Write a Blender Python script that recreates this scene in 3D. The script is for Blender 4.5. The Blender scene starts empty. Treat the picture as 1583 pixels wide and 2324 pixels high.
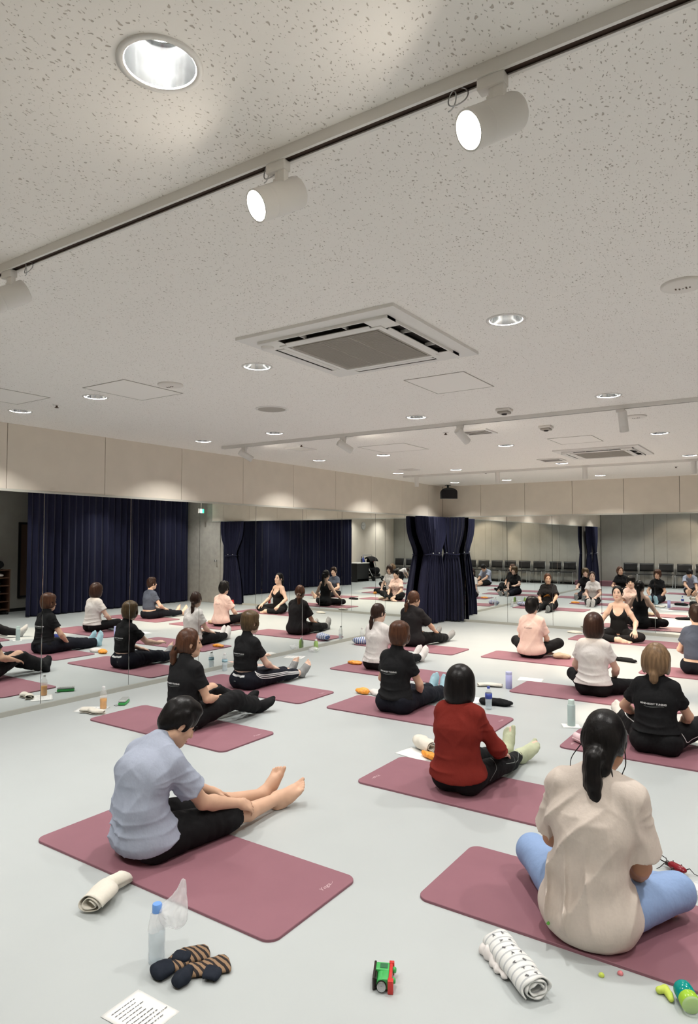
import bpy, bmesh, math, random
import numpy as np
from mathutils import Vector, Matrix
from mathutils.bvhtree import BVHTree

random.seed(7); np.random.seed(7)
R = math.radians
SC = bpy.context.scene
COL = SC.collection

# ------------------------------------------------------------------ camera
cam = bpy.data.cameras.new('camera'); cam_o = bpy.data.objects.new('camera', cam); COL.objects.link(cam_o)
cam.sensor_fit = 'HORIZONTAL'; cam.sensor_width = 36.0; cam.lens = 1529.5 / 1583 * 36.0
cam.clip_start = 0.02; cam.clip_end = 100
_p, _y, _r = R(2.302), R(33.99), R(0.104)
_f = Vector((-math.sin(_y)*math.cos(_p), math.cos(_y)*math.cos(_p), math.sin(_p)))
_ri = Vector((math.cos(_y), math.sin(_y), 0)); _up = _ri.cross(_f)
_r2 = _ri*math.cos(_r) + _up*math.sin(_r); _u2 = -_ri*math.sin(_r) + _up*math.cos(_r)
cam_o.matrix_world = Matrix(((_r2.x, _u2.x, -_f.x, 0), (_r2.y, _u2.y, -_f.y, 0), (_r2.z, _u2.z, -_f.z, 1.6), (0, 0, 0, 1)))
SC.camera = cam_o

# ------------------------------------------------------------------ world, exposure, light levels
world = bpy.data.worlds.new('world'); SC.world = world; world.use_nodes = True
world.node_tree.nodes['Background'].inputs[0].default_value = (0.9, 0.92, 1.0, 1)
world.node_tree.nodes['Background'].inputs[1].default_value = 0.02
SC.view_settings.view_transform = 'Standard'; SC.view_settings.look = 'None'
SC.view_settings.exposure = 0.22; SC.view_settings.gamma = 1.0; SC.view_settings.use_curve_mapping = False
SC.cycles.max_bounces = 10; SC.cycles.adaptive_threshold = 0.02; SC.cycles.diffuse_bounces = 5; SC.cycles.glossy_bounces = 5
SC.cycles.transmission_bounces = 8; SC.cycles.transparent_max_bounces = 12
SC.cycles.caustics_reflective = False; SC.cycles.caustics_refractive = False
SC.cycles.sample_clamp_indirect = 10.0

DOWNLIGHT_W = 23.5
SPOT_NEAR_W = 70.0
SPOT_MID_W = 240.0
SPOT_FAR_W = 80.0
COOL = (1.0, 0.98, 0.935)
WARM = (1.0, 0.80, 0.58)

# room: camera stands at x=0 y=0; the left mirror wall is x=XL, the back mirror wall y=YB
XL, YB, XR, YR = -5.974, 12.2, 2.45, -0.35
H, ZT = 2.65, 2.03

# ------------------------------------------------------------------ object helpers
def setp(o, label=None, cat=None, group=None, kind=None):
    if label: o['label'] = label
    if cat: o['category'] = cat
    if group: o['group'] = group
    if kind: o['kind'] = kind
    return o

def thing(name, label, cat, loc=(0, 0, 0), rz=0.0, group=None):
    o = bpy.data.objects.new(name, None); COL.objects.link(o)
    o.location = loc; o.rotation_euler = (0, 0, rz); o.empty_display_size = 0.1
    return setp(o, label, cat, group)

def link(name, me, m, parent=None):
    o = bpy.data.objects.new(name, me); COL.objects.link(o)
    if m is not None:
        me.materials.clear()
        for k in (m if isinstance(m, (list, tuple)) else [m]): me.materials.append(k)
    if parent is not None: o.parent = parent
    return o

def obj(name, bm, m, parent=None, smooth=False, auto=None):
    me = bpy.data.meshes.new(name)
    bmesh.ops.recalc_face_normals(bm, faces=bm.faces[:])
    bm.to_mesh(me); bm.free()
    if smooth:
        me.polygons.foreach_set('use_smooth', [True]*len(me.polygons))
    o = link(name, me, m, parent)
    if auto is not None:
        me.polygons.foreach_set('use_smooth', [True]*len(me.polygons))
        me.set_sharp_from_angle(angle=R(auto))
    return o

def copy_tree(o, parent=None):
    c = o.copy(); COL.objects.link(c)
    if parent is not None: c.parent = parent
    for ch in list(o.children): copy_tree(ch, c)
    return c

def bx(bm, x0, x1, y0, y1, z0, z1, mi=0, bev=0.0, mat=None):
    r = bmesh.ops.create_cube(bm, size=1.0)
    vs = r['verts']
    for v in vs:
        v.co = Vector(((x0+x1)/2 + v.co.x*(x1-x0), (y0+y1)/2 + v.co.y*(y1-y0), (z0+z1)/2 + v.co.z*(z1-z0)))
    fs = list({f for v in vs for f in v.link_faces})
    for f in fs: f.material_index = mi
    if bev > 0:
        es = list({e for v in vs for e in v.link_edges})
        g = bmesh.ops.bevel(bm, geom=es, offset=bev, segments=2, affect='EDGES', profile=0.5)
        vs = list({v for f in g['faces'] for v in f.verts} | {v for v in vs if v.is_valid})
    if mat is not None:
        bmesh.ops.transform(bm, matrix=mat, verts=[v for v in vs if v.is_valid])
    return vs

def box(name, x0, x1, y0, y1, z0, z1, m, parent=None, bev=0.0):
    bm = bmesh.new(); bx(bm, x0, x1, y0, y1, z0, z1, 0, bev); return obj(name, bm, m, parent, auto=35 if bev else None)

def lathe(bm, prof, seg=24, mi=0, cap=True, mat=None):
    """prof: list of (r, z)"""
    rings = []; new = []
    for r, z in prof:
        if r < 1e-5: rings.append([bm.verts.new((0, 0, z))])
        else: rings.append([bm.verts.new((r*math.cos(2*math.pi*i/seg), r*math.sin(2*math.pi*i/seg), z)) for i in range(seg)])
        new += rings[-1]
    for a, b in zip(rings[:-1], rings[1:]):
        for i in range(seg):
            j = (i+1) % seg
            if len(a) == 1 and len(b) == 1: continue
            if len(a) == 1: f = bm.faces.new((a[0], b[i], b[j]))
            elif len(b) == 1: f = bm.faces.new((a[i], a[j], b[0]))
            else: f = bm.faces.new((a[i], a[j], b[j], b[i]))
            f.material_index = mi
    if cap:
        for rg in (rings[0], rings[-1]):
            if len(rg) > 1:
                f = bm.faces.new(rg); f.material_index = mi
    if mat is not None: bmesh.ops.transform(bm, matrix=mat, verts=new)
    return new

def tube(bm, pts, r, seg=8, mi=0, cap=True):
    pts = [Vector(p) for p in pts]; n = len(pts)
    rr = r if isinstance(r, (list, tuple)) else [r]*n
    rings = []; prev = None
    for i, p in enumerate(pts):
        t = (pts[min(i+1, n-1)] - pts[max(i-1, 0)])
        if t.length < 1e-9: t = Vector((0, 0, 1))
        t.normalize()
        if prev is None:
            a = Vector((0, 0, 1)) if abs(t.z) < 0.9 else Vector((1, 0, 0))
            u = t.cross(a).normalized()
        else:
            u = (prev - t*prev.dot(t)); u = u.normalized() if u.length > 1e-6 else t.orthogonal().normalized()
        prev = u; w = t.cross(u)
        rings.append([bm.verts.new(p + (u*math.cos(2*math.pi*k/seg) + w*math.sin(2*math.pi*k/seg))*rr[i]) for k in range(seg)])
    for a, b in zip(rings[:-1], rings[1:]):
        for k in range(seg):
            j = (k+1) % seg
            f = bm.faces.new((a[k], a[j], b[j], b[k])); f.material_index = mi
    if cap:
        for rg in (rings[0], rings[-1]):
            f = bm.faces.new(rg); f.material_index = mi

def aim(o, d):
    """matrix with local -Z along d at origin o"""
    q = Vector(d).to_track_quat('-Z', 'Y')
    return Matrix.Translation(Vector(o)) @ q.to_matrix().to_4x4()

# ------------------------------------------------------------------ materials
def mat(name, col, rough=0.6, metal=0.0, spec=0.5, noise=None, bump=None, trans=0.0, alpha=1.0, emit=None, sheen=0.0, ior=1.45):
    """noise=(scale, amount, (sx,sy,sz)); bump=(scale, strength, dist, (sx,sy,sz))"""
    m = bpy.data.materials.new(name); m.use_nodes = True
    nt = m.node_tree; b = nt.nodes['Principled BSDF']
    b.inputs['Base Color'].default_value = (*col, 1); b.inputs['Roughness'].default_value = rough
    b.inputs['Metallic'].default_value = metal; b.inputs['Specular IOR Level'].default_value = spec
    b.inputs['IOR'].default_value = ior
    if trans: b.inputs['Transmission Weight'].default_value = trans
    if alpha < 1: b.inputs['Alpha'].default_value = alpha
    if sheen: b.inputs['Sheen Weight'].default_value = sheen; b.inputs['Sheen Roughness'].default_value = 0.5
    if emit:
        b.inputs['Emission Color'].default_value = (*emit[0], 1); b.inputs['Emission Strength'].default_value = emit[1]
    if noise or bump:
        tc = nt.nodes.new('ShaderNodeTexCoord')
    if noise:
        mp = nt.nodes.new('ShaderNodeMapping'); mp.inputs['Scale'].default_value = noise[2] if len(noise) > 2 else (1, 1, 1)
        nt.links.new(tc.outputs['Object'], mp.inputs[0])
        n = nt.nodes.new('ShaderNodeTexNoise'); n.inputs['Scale'].default_value = noise[0]; n.inputs['Detail'].default_value = 5
        nt.links.new(mp.outputs[0], n.inputs['Vector'])
        mr = nt.nodes.new('ShaderNodeMapRange'); mr.inputs[3].default_value = 1-noise[1]; mr.inputs[4].default_value = 1+noise[1]
        mr.inputs[1].default_value = 0.3; mr.inputs[2].default_value = 0.7
        nt.links.new(n.outputs['Fac'], mr.inputs[0])
        mx = nt.nodes.new('ShaderNodeVectorMath'); mx.operation = 'SCALE'; mx.inputs[0].default_value = col
        nt.links.new(mr.outputs[0], mx.inputs['Scale']); nt.links.new(mx.outputs[0], b.inputs['Base Color'])
    if bump:
        mp = nt.nodes.new('ShaderNodeMapping'); mp.inputs['Scale'].default_value = bump[3] if len(bump) > 3 else (1, 1, 1)
        nt.links.new(tc.outputs['Object'], mp.inputs[0])
        n = nt.nodes.new('ShaderNodeTexNoise'); n.inputs['Scale'].default_value = bump[0]; n.inputs['Detail'].default_value = 4
        nt.links.new(mp.outputs[0], n.inputs['Vector'])
        bp = nt.nodes.new('ShaderNodeBump'); bp.inputs['Strength'].default_value = bump[1]; bp.inputs['Distance'].default_value = bump[2]
        nt.links.new(n.outputs['Fac'], bp.inputs['Height']); nt.links.new(bp.outputs[0], b.inputs['Normal'])
    return m

def cloth(name, col, rough=0.9, amt=0.022, sheen=0.0):
    return mat(name, col, rough, spec=0.15, noise=(90, amt), bump=(13, 0.55, 0.016, (1, 1, 0.65)), sheen=sheen)

def hairmat(name, col):
    return mat(name, col, 0.36, spec=0.22, noise=(60, 0.4, (1, 1, 0.08)), bump=(260, 0.26, 0.003, (1, 1, 0.05)))

def stripes(name, c1, c2, scale, frac=0.5, axis='Z', rough=0.9, dist=0.0):
    m = mat(name, c1, rough, spec=0.15); nt = m.node_tree; b = nt.nodes['Principled BSDF']
    tc = nt.nodes.new('ShaderNodeTexCoord')
    w = nt.nodes.new('ShaderNodeTexWave'); w.wave_type = 'BANDS'; w.bands_direction = axis
    w.inputs['Scale'].default_value = scale; w.inputs['Distortion'].default_value = dist
    nt.links.new(tc.outputs['Object'], w.inputs['Vector'])
    cr = nt.nodes.new('ShaderNodeValToRGB'); cr.color_ramp.interpolation = 'CONSTANT'
    cr.color_ramp.elements[0].color = (*c1, 1); cr.color_ramp.elements[1].color = (*c2, 1); cr.color_ramp.elements[1].position = frac
    nt.links.new(w.outputs['Fac'], cr.inputs[0]); nt.links.new(cr.outputs[0], b.inputs['Base Color'])
    return m

def ceiling_mat():
    m = mat('mineral_fibre_ceiling', (0.95, 0.915, 0.87), 0.95, spec=0.1)
    nt = m.node_tree; b = nt.nodes['Principled BSDF']; L = nt.links.new
    tc = nt.nodes.new('ShaderNodeTexCoord')
    nz = nt.nodes.new('ShaderNodeTexNoise'); nz.inputs['Scale'].default_value = 30; nz.inputs['Detail'].default_value = 2
    L(tc.outputs['Object'], nz.inputs['Vector'])
    ad = nt.nodes.new('ShaderNodeVectorMath'); ad.operation = 'MULTIPLY_ADD'
    ad.inputs[1].default_value = (0.03, 0.03, 0); L(nz.outputs['Color'], ad.inputs[0]); L(tc.outputs['Object'], ad.inputs[2])
    mp = nt.nodes.new('ShaderNodeMapping'); mp.inputs['Rotation'].default_value = (0, 0, R(-8)); mp.inputs['Scale'].default_value = (1.0, 0.55, 1.0)
    L(ad.outputs[0], mp.inputs[0])
    masks = []
    for sc, lo, hi in ((78, 0.03, 0.21), (130, 0.02, 0.22)):
        vo = nt.nodes.new('ShaderNodeTexVoronoi'); vo.voronoi_dimensions = '2D'; vo.inputs['Scale'].default_value = sc
        L(mp.outputs[0], vo.inputs['Vector'])
        sp = nt.nodes.new('ShaderNodeSeparateColor'); L(vo.outputs['Color'], sp.inputs[0])
        pw = nt.nodes.new('ShaderNodeMath'); pw.operation = 'POWER'; pw.inputs[1].default_value = 2.2; L(sp.outputs[0], pw.inputs[0])
        rr = nt.nodes.new('ShaderNodeMapRange'); rr.inputs[3].default_value = -0.05; rr.inputs[4].default_value = hi; L(pw.outputs[0], rr.inputs[0])
        lt = nt.nodes.new('ShaderNodeMath'); lt.operation = 'SUBTRACT'; L(rr.outputs[0], lt.inputs[0]); L(vo.outputs['Distance'], lt.inputs[1])
        sm = nt.nodes.new('ShaderNodeMapRange'); sm.interpolation_type = 'SMOOTHSTEP'
        sm.inputs[1].default_value = -0.02; sm.inputs[2].default_value = 0.05; L(lt.outputs[0], sm.inputs[0])
        masks.append(sm.outputs[0])
    mx = nt.nodes.new('ShaderNodeMath'); mx.operation = 'MAXIMUM'; L(masks[0], mx.inputs[0]); L(masks[1], mx.inputs[1])
    mc = nt.nodes.new('ShaderNodeMix'); mc.data_type = 'RGBA'
    mc.inputs[6].default_value = (0.95, 0.915, 0.87, 1); mc.inputs[7].default_value = (0.58, 0.525, 0.475, 1)
    L(mx.outputs[0], mc.inputs[0]); L(mc.outputs[2], b.inputs['Base Color'])
    bp = nt.nodes.new('ShaderNodeBump'); bp.inputs['Strength'].default_value = 0.6; bp.inputs['Distance'].default_value = 0.004; bp.invert = True
    L(mx.outputs[0], bp.inputs['Height']); L(bp.outputs[0], b.inputs['Normal'])
    return m

M = {}
M['ceiling'] = ceiling_mat()
M['floor'] = mat('grey_vinyl_floor', (0.448, 0.476, 0.478), 0.38, spec=0.35, noise=(3.0, 0.015), bump=(220, 0.02, 0.002))
M['panel'] = mat('beige_wall_panel', (0.76, 0.69, 0.60), 0.75, spec=0.2, noise=(5, 0.03), bump=(60, 0.03, 0.002))
M['joint'] = mat('panel_joint', (0.10, 0.09, 0.08), 0.9)
M['mirror'] = mat('mirror_silver', (0.91, 0.93, 0.915), 0.0, metal=1.0)
M['grey_wall'] = mat('grey_panel_wall', (0.36, 0.35, 0.32), 0.55, spec=0.4, noise=(4, 0.05), bump=(30, 0.04, 0.004))
M['concrete'] = mat('grey_concrete', (0.40, 0.38, 0.345), 0.85, noise=(9, 0.10), bump=(50, 0.1, 0.004))
M['trim'] = mat('grey_trim', (0.42, 0.42, 0.38), 0.5)
M['rail'] = mat('pale_metal_rail', (0.62, 0.61, 0.55), 0.4, metal=0.2)
M['white'] = mat('white_painted_metal', (0.80, 0.775, 0.74), 0.45)
M['white_plastic'] = mat('white_plastic', (0.78, 0.74, 0.69), 0.4)
M['grille'] = mat('grey_grille', (0.42, 0.385, 0.34), 0.6)
M['dark'] = mat('dark_slot', (0.02, 0.015, 0.012), 0.8)
M['brown_slot'] = mat('brown_slot', (0.10, 0.06, 0.04), 0.6)
M['reflector'] = mat('silver_reflector', (0.42, 0.43, 0.435), 0.14, metal=1.0)
M['lens_cool'] = mat('lamp_lens', (1, 1, 1), 0.4, emit=((1.0, 0.97, 0.92), 22.0))
M['lens_warm'] = mat('warm_lamp_lens', (1, 1, 1), 0.4, emit=((1.0, 0.92, 0.79), 65.0)); M['lens_far'] = mat('warm_lamp_lens_far', (1, 1, 1), 0.4, emit=((1.0, 0.92, 0.79), 130.0))
M['navy'] = mat('navy_curtain', (0.017, 0.018, 0.040), 0.9, spec=0.12, noise=(25, 0.15, (1, 1, 0.1)), bump=(500, 0.1, 0.001), sheen=0.05)
M['metal'] = mat('brushed_metal', (0.55, 0.55, 0.55), 0.35, metal=0.9)
M['black_plastic'] = mat('black_plastic', (0.015, 0.015, 0.016), 0.4)
M['mat_top'] = mat('mauve_rubber', (0.258, 0.117, 0.144), 0.62, spec=0.3, noise=(4, 0.04), bump=(400, 0.06, 0.001))
M['mat_edge'] = mat('brown_rubber_edge', (0.085, 0.045, 0.035), 0.8)
M['mat_rim'] = mat('faded_mat_rim', (0.36, 0.21, 0.195), 0.7)
M['skin'] = mat('skin', (0.66, 0.41, 0.285), 0.55, spec=0.35, noise=(14, 0.05), bump=(300, 0.05, 0.001))
M['skin_pale'] = mat('pale_skin', (0.72, 0.49, 0.38), 0.55, spec=0.35, noise=(14, 0.05))
M['skin_tan'] = mat('tan_skin', (0.50, 0.275, 0.175), 0.55, spec=0.35, noise=(14, 0.05), bump=(300, 0.05, 0.001))
M['black_cloth'] = cloth('black_cloth', (0.012, 0.012, 0.013), 0.85)
M['ink_cloth'] = cloth('blue_black_cloth', (0.012, 0.013, 0.019), 0.9)
M['charcoal_cloth'] = cloth('charcoal_cloth', (0.022, 0.020, 0.021))
M['slate_cloth'] = cloth('slate_blue_cloth', (0.085, 0.10, 0.14))
M['blue_grey_cloth'] = cloth('blue_grey_cloth', (0.37, 0.405, 0.50))
M['red_cloth'] = cloth('brick_red_cloth', (0.185, 0.022, 0.016))
M['beige_cloth'] = cloth('beige_cloth', (0.62, 0.54, 0.48))
M['white_cloth'] = cloth('white_cloth', (0.72, 0.68, 0.66))
M['cream_cloth'] = cloth('cream_white_cloth', (0.70, 0.66, 0.58))
M['pink_cloth'] = cloth('pale_pink_cloth', (0.78, 0.56, 0.50))
M['sky_cloth'] = cloth('sky_blue_leggings', (0.26, 0.37, 0.60), 0.7)
M['green_sock'] = cloth('pale_green_sock', (0.50, 0.53, 0.37))
M['blue_sock'] = cloth('light_blue_sock', (0.37, 0.56, 0.64))
M['grey_sock'] = stripes('grey_striped_sock', (0.22, 0.22, 0.22), (0.36, 0.36, 0.36), 40, 0.5, 'Y')
M['pale_grey_sock'] = cloth('pale_grey_sock', (0.45, 0.45, 0.45))
M['print_white'] = mat('white_print', (0.72, 0.72, 0.72), 0.7)
M['print_grey'] = mat('grey_print', (0.20, 0.22, 0.21), 0.7)
M['print_dark'] = mat('dark_print', (0.16, 0.10, 0.10), 0.7)
M['print_orange'] = mat('orange_print', (0.75, 0.30, 0.04), 0.7)
M['eye'] = mat('dark_eye', (0.02, 0.013, 0.01), 0.25)
M['lip'] = mat('lip', (0.48, 0.15, 0.13), 0.45)
M['hair_black'] = hairmat('black_hair', (0.007, 0.0058, 0.0058))
M['hair_dark'] = hairmat('dark_brown_hair', (0.030, 0.015, 0.011))
M['hair_brown'] = hairmat('brown_hair', (0.075, 0.032, 0.018))
M['hair_olive'] = hairmat('olive_brown_hair', (0.085, 0.055, 0.028))
M['hair_light'] = hairmat('light_brown_hair', (0.20, 0.125, 0.07))
M['paper'] = mat('white_paper', (0.80, 0.80, 0.78), 0.8)
M['ink'] = mat('print_ink', (0.12, 0.12, 0.13), 0.8)

# ================================================================== the setting
def struct(name, bm, m, parent=None):
    o = obj(name, bm, m, parent)
    if parent is None: o['kind'] = 'structure'
    return o

XF0, XF1, YF0, YF1 = XL-0.12, XR+0.12, YR-0.12, YB+0.3
bm = bmesh.new(); bx(bm, XF0, XF1, YF0, YF1, -0.08, 0.0); struct('floor', bm, M['floor'])

LAMP_X = [-5.33, -4.33, -2.74, -1.16, 0.42, 1.9]
LAMP_Y = [0.97, 3.06, 5.10, 7.19, 9.30, 11.40]
LAMPS = [(x, y) for x in LAMP_X for y in LAMP_Y if not (x > 1 and y > 4)]
LR = 0.092
def ceiling():
    bm = bmesh.new(); vc = {}
    def V(x, y, z):
        k = (round(x, 4), round(y, 4), round(z, 4))
        if k not in vc: vc[k] = bm.verts.new((x, y, z))
        return vc[k]
    xs = sorted([XF0, XF1] + [x+s*0.11 for x in LAMP_X for s in (-1, 1)])
    ys = sorted([YF0, YF1] + [y+s*0.11 for y in LAMP_Y for s in (-1, 1)])
    N = 32
    for i in range(len(xs)-1):
        for j in range(len(ys)-1):
            x0, x1, y0, y1 = xs[i], xs[i+1], ys[j], ys[j+1]
            cx, cy = (x0+x1)/2, (y0+y1)/2
            hole = any(abs(cx-a) < 0.02 and abs(cy-b) < 0.02 for a, b in LAMPS) and (x1-x0) < 0.23 and (y1-y0) < 0.23
            if not hole:
                bm.faces.new((V(x0, y0, H), V(x0, y1, H), V(x1, y1, H), V(x1, y0, H)))
            else:
                hs = 0.11
                inner = []; outer = []
                for k in range(N):
                    a = 2*math.pi*k/N; c, s = math.cos(a), math.sin(a); q = hs/max(abs(c), abs(s))
                    inner.append(V(cx+0.086*c, cy+0.086*s, H)); outer.append(V(cx+q*c, cy+q*s, H))
                for k in range(N):
                    l = (k+1) % N
                    bm.faces.new((inner[k], inner[l], outer[l], outer[k]))
    o = obj('ceiling', bm, M['ceiling']); o['kind'] = 'structure'
    # face down
    for p in o.data.polygons:
        if p.normal.z > 0: o.data.flip_normals(); break
    bm = bmesh.new(); bx(bm, XF0, XF1, YF0, YF1, H+0.25, H+0.33); obj('ceiling_slab', bm, M['concrete'], o)
ceiling()

def pane(name, axis, a0, a1, z0, z1, plane, th, m, parent, bev=0.0015):
    """axis 'y': pane lies in x=plane, spans y a0..a1, its back is at plane-th"""
    bm = bmesh.new()
    if axis == 'y': bx(bm, min(plane, plane-th), max(plane, plane-th), a0, a1, z0, z1, 0, bev)
    else: bx(bm, a0, a1, min(plane, plane-th), max(plane, plane-th), z0, z1, 0, bev)
    return obj(name, bm, m, parent)

ZB = 0.046
# left wall: mirror panes below, beige panels above
bm = bmesh.new(); bx(bm, XL-0.12, XL-0.022, YR-0.12, YB+0.3, 0, H); wl = struct('wall_left', bm, M['joint'])
ys = [2.0] + [2.69+0.9955*k for k in range(0, 10)] + [YB]
ys = [y for y in ys if y <= YB-0.3] + [YB]
for a, b in zip(ys[:-1], ys[1:]): pane('mirror_pane', 'y', a+0.002, b-0.002, ZB, ZT, XL, 0.02, M['mirror'], wl)
us = [YR] + [0.21+1.035*k for k in range(0, 12)] + [YB]
us = [y for y in us if y < YB-0.2] + [YB]
for a, b in zip(us[:-1], us[1:]): pane('wall_panel', 'y', a+0.003, b-0.003, ZT+0.022, H, XL, 0.02, M['panel'], wl)
pane('concrete_wall_section', 'y', YR, 1.996, 0, ZT, XL, 0.02, M['concrete'], wl)
bm = bmesh.new(); bx(bm, XL-0.02, XL+0.012, 2.0, YB, 0, ZB); struct('baseboard_left', bm, M['trim'])
bm = bmesh.new(); bx(bm, XL-0.02, XL+0.010, YR, YB, ZT, ZT+0.012); bx(bm, XL-0.02, XL+0.004, YR, YB, ZT+0.012, ZT+0.022); struct('trim_1', bm, M['rail'])
# back wall
bm = bmesh.new(); bx(bm, XL-0.12, XF1, YB+0.022, YB+0.3, 0, H); wb = struct('wall_back', bm, M['joint'])
xs = [XL] + [-5.49+0.8525*k for k in range(0, 7)] + [0.05]
for a, b in zip(xs[:-1], xs[1:]): pane('mirror_pane', 'x', a+0.002, b-0.002, ZB, ZT, YB, -0.02, M['mirror'], wb)
us = [XL] + [-5.16+0.87*k for k in range(0, 7)] + [0.45]
for a, b in zip(us[:-1], us[1:]): pane('wall_panel', 'x', a+0.003, b-0.003, ZT+0.022, H, YB, -0.02, M['panel'], wb)
pane('concrete_wall_section', 'x', 0.46, XR, 0, H, YB+0.015, -0.01, M['concrete'], wb)
pane('concrete_wall_section', 'x', 0.06, 0.455, 0, ZT, YB+0.015, -0.01, M['concrete'], wb)
bm = bmesh.new(); bx(bm, XL+0.013, 0.05, YB-0.012, YB+0.02, 0, ZB); struct('baseboard_back', bm, M['trim'])
bm = bmesh.new(); bx(bm, XL+0.011, 0.45, YB-0.010, YB+0.02, ZT, ZT+0.012); bx(bm, XL+0.011, 0.45, YB-0.004, YB+0.02, ZT+0.012, ZT+0.022); struct('trim_2', bm, M['rail'])
# flush door in the far right end of the back wall
bm = bmesh.new(); bx(bm, 0.16, 0.98, YB-0.005, YB+0.012, 0.005, 2.02, 0, 0.003); d1 = struct('door_1', bm, M['concrete'])
bm = bmesh.new(); lathe(bm, [(0.0, 0), (0.012, 0), (0.012, 0.03), (0.028, 0.045), (0.028, 0.06), (0.0, 0.065)], 16, mat=aim((0.27, YB-0.005, 1.05), (0, 1, 0)) )
obj('door_knob', bm, M['metal'], d1, smooth=True)
# right wall and rear wall
bm = bmesh.new(); bx(bm, XR+0.012, XR+0.12, YR-0.12, YB+0.02, 0, H); wr = struct('wall_right', bm, M['joint'])
for k in range(11):
    a, b = YR+k*1.14, YR+(k+1)*1.14
    pane('wall_panel', 'y', a+0.003, min(b, YB)-0.003, 0, H, XR, -0.012, M['panel'] if k < 4 else M['grey_wall'], wr)
bm = bmesh.new(); bx(bm, XL-0.02, XR+0.012, YR-0.12, YR-0.012, 0, H); wre = struct('wall_rear', bm, M['joint'])
k = 0; x = XL
while x < XR-0.05:
    x1 = min(x+0.72, XR); pane('wall_panel', 'x', x+0.003, x1-0.003, 0, H, YR, 0.012, M['grey_wall'], wre); x = x1
bm = bmesh.new(); bx(bm, XR-0.014, XR, YR, YB, 0, 0.07); struct('baseboard_right', bm, M['black_plastic'])
bm = bmesh.new(); bx(bm, XL, XR-0.014, YR, YR+0.012, 0, 0.06); struct('baseboard_rear', bm, M['black_plastic'])
# narrow dark windows of the right wall
for n, (y0, y1) in enumerate(((8.28, 8.95), (6.40, 6.66))):
    bm = bmesh.new(); w = 0.05
    for a in ((y0, y0+w, 0.29, 1.96), (y1-w, y1, 0.29, 1.96), (y0+w, y1-w, 0.29, 0.29+w), (y0+w, y1-w, 1.96-w, 1.96)): bx(bm, XR-0.03, XR, *a)
    wn = struct('window_%d' % (n+1), bm, M['black_plastic'])
    box('pane', XR-0.012, XR-0.002, y0+w, y1-w, 0.29+w, 1.96-w, M['brown_slot'], wn)

# ================================================================== ceiling fixtures
lamp_data = {}
def light(name, kind, power, col, **kw):
    l = bpy.data.lights.new(name, kind); l.energy = power; l.color = col
    for k, v in kw.items(): setattr(l, k, v)
    return l
DL = light('downlight_beam', 'AREA', DOWNLIGHT_W, COOL, shape='DISK', size=0.085)
PLACE_X = {-5.33: 'nearest the left mirrors', -4.33: 'second from the left mirrors', -2.74: 'third from the left mirrors',
           -1.16: 'fourth from the left mirrors', 0.42: 'fifth from the left mirrors', 1.9: 'by the clock wall'}
PLACE_Y = {0.97: 'before the near track', 3.06: 'behind the near track', 5.10: 'just before the middle track',
           7.19: 'behind the middle track', 9.30: 'just before the far track', 11.40: 'close to the back wall'}
def downlight(x, y, first):
    t = thing('recessed_downlight', 'ceiling downlight %s, %s' % (PLACE_X[x], PLACE_Y[y]), 'light', (x, y, H), 0, 'recessed ceiling downlights')
    if first is None:
        bm = bmesh.new()
        lathe(bm, [(0.094, 0.0), (0.094, -0.003), (0.080, -0.004), (0.077, 0.0), (0.078, 0.001)], 40, cap=False); obj('trim_ring', bm, M['white'], t, smooth=True)
        bm = bmesh.new()
        lathe(bm, [(0.0775, 0.0), (0.072, 0.025), (0.062, 0.055), (0.046, 0.082), (0.044, 0.085), (0.0, 0.0855)], 40, cap=False); obj('reflector', bm, M['reflector'], t, smooth=True)
        bm = bmesh.new(); lathe(bm, [(0.0, 0.080), (0.034, 0.081), (0.043, 0.083), (0.0, 0.084)], 32, cap=False); obj('lens', bm, M['lens_cool'], t, smooth=True)
    else:
        for ch in first.children:
            if ch.type == 'LIGHT': continue
            c = ch.copy(); COL.objects.link(c); c.parent = t
    lo = bpy.data.objects.new('downlight_beam', DL); COL.objects.link(lo); lo.parent = t; lo.location = (0, 0, 0.076)
    return t
first = None
for x, y in LAMPS:
    t = downlight(x, y, first); first = first or t

# lighting tracks and spot heads
M['track_slot'] = mat('dark_brown_conductor', (0.06, 0.035, 0.025), 0.7)
def track(y, x0, x1, label):
    t = thing('lighting_track', label, 'track', (0, y, H), 0)
    bm = bmesh.new()
    pf = [(-0.0195, 0.0), (-0.0195, -0.030), (-0.0105, -0.030), (-0.0105, -0.0275), (-0.016, -0.0275), (-0.016, -0.004), (0.016, -0.004), (0.016, -0.0275), (0.0105, -0.0275), (0.0105, -0.030), (0.0195, -0.030), (0.0195, 0.0)]
    va = [bm.verts.new((x0, a, b)) for a, b in pf]; vb = [bm.verts.new((x1, a, b)) for a, b in pf]
    for i in range(len(pf)): j = (i+1) % len(pf); bm.faces.new((va[i], va[j], vb[j], vb[i]))
    obj('rail', bm, M['white'], t)
    bm = bmesh.new(); bx(bm, x0+0.03, x1-0.03, -0.0145, 0.0145, -0.0225, -0.0055); obj('conductor_slot', bm, M['track_slot'], t)
    for x in (x0, x1):
        bm = bmesh.new(); bx(bm, x-0.012, x+0.012, -0.021, 0.021, -0.032, 0.0, 0, 0.002); obj('end_cap', bm, M['white'], t)
    return t
track(1.38, XL+0.06, 1.0, 'white lighting track across the ceiling nearest the camera')
track(5.53, -5.45, 1.0, 'white lighting track across the middle of the ceiling')
track(9.75, -5.47, 1.0, 'white lighting track across the ceiling near the back mirrors')

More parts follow.
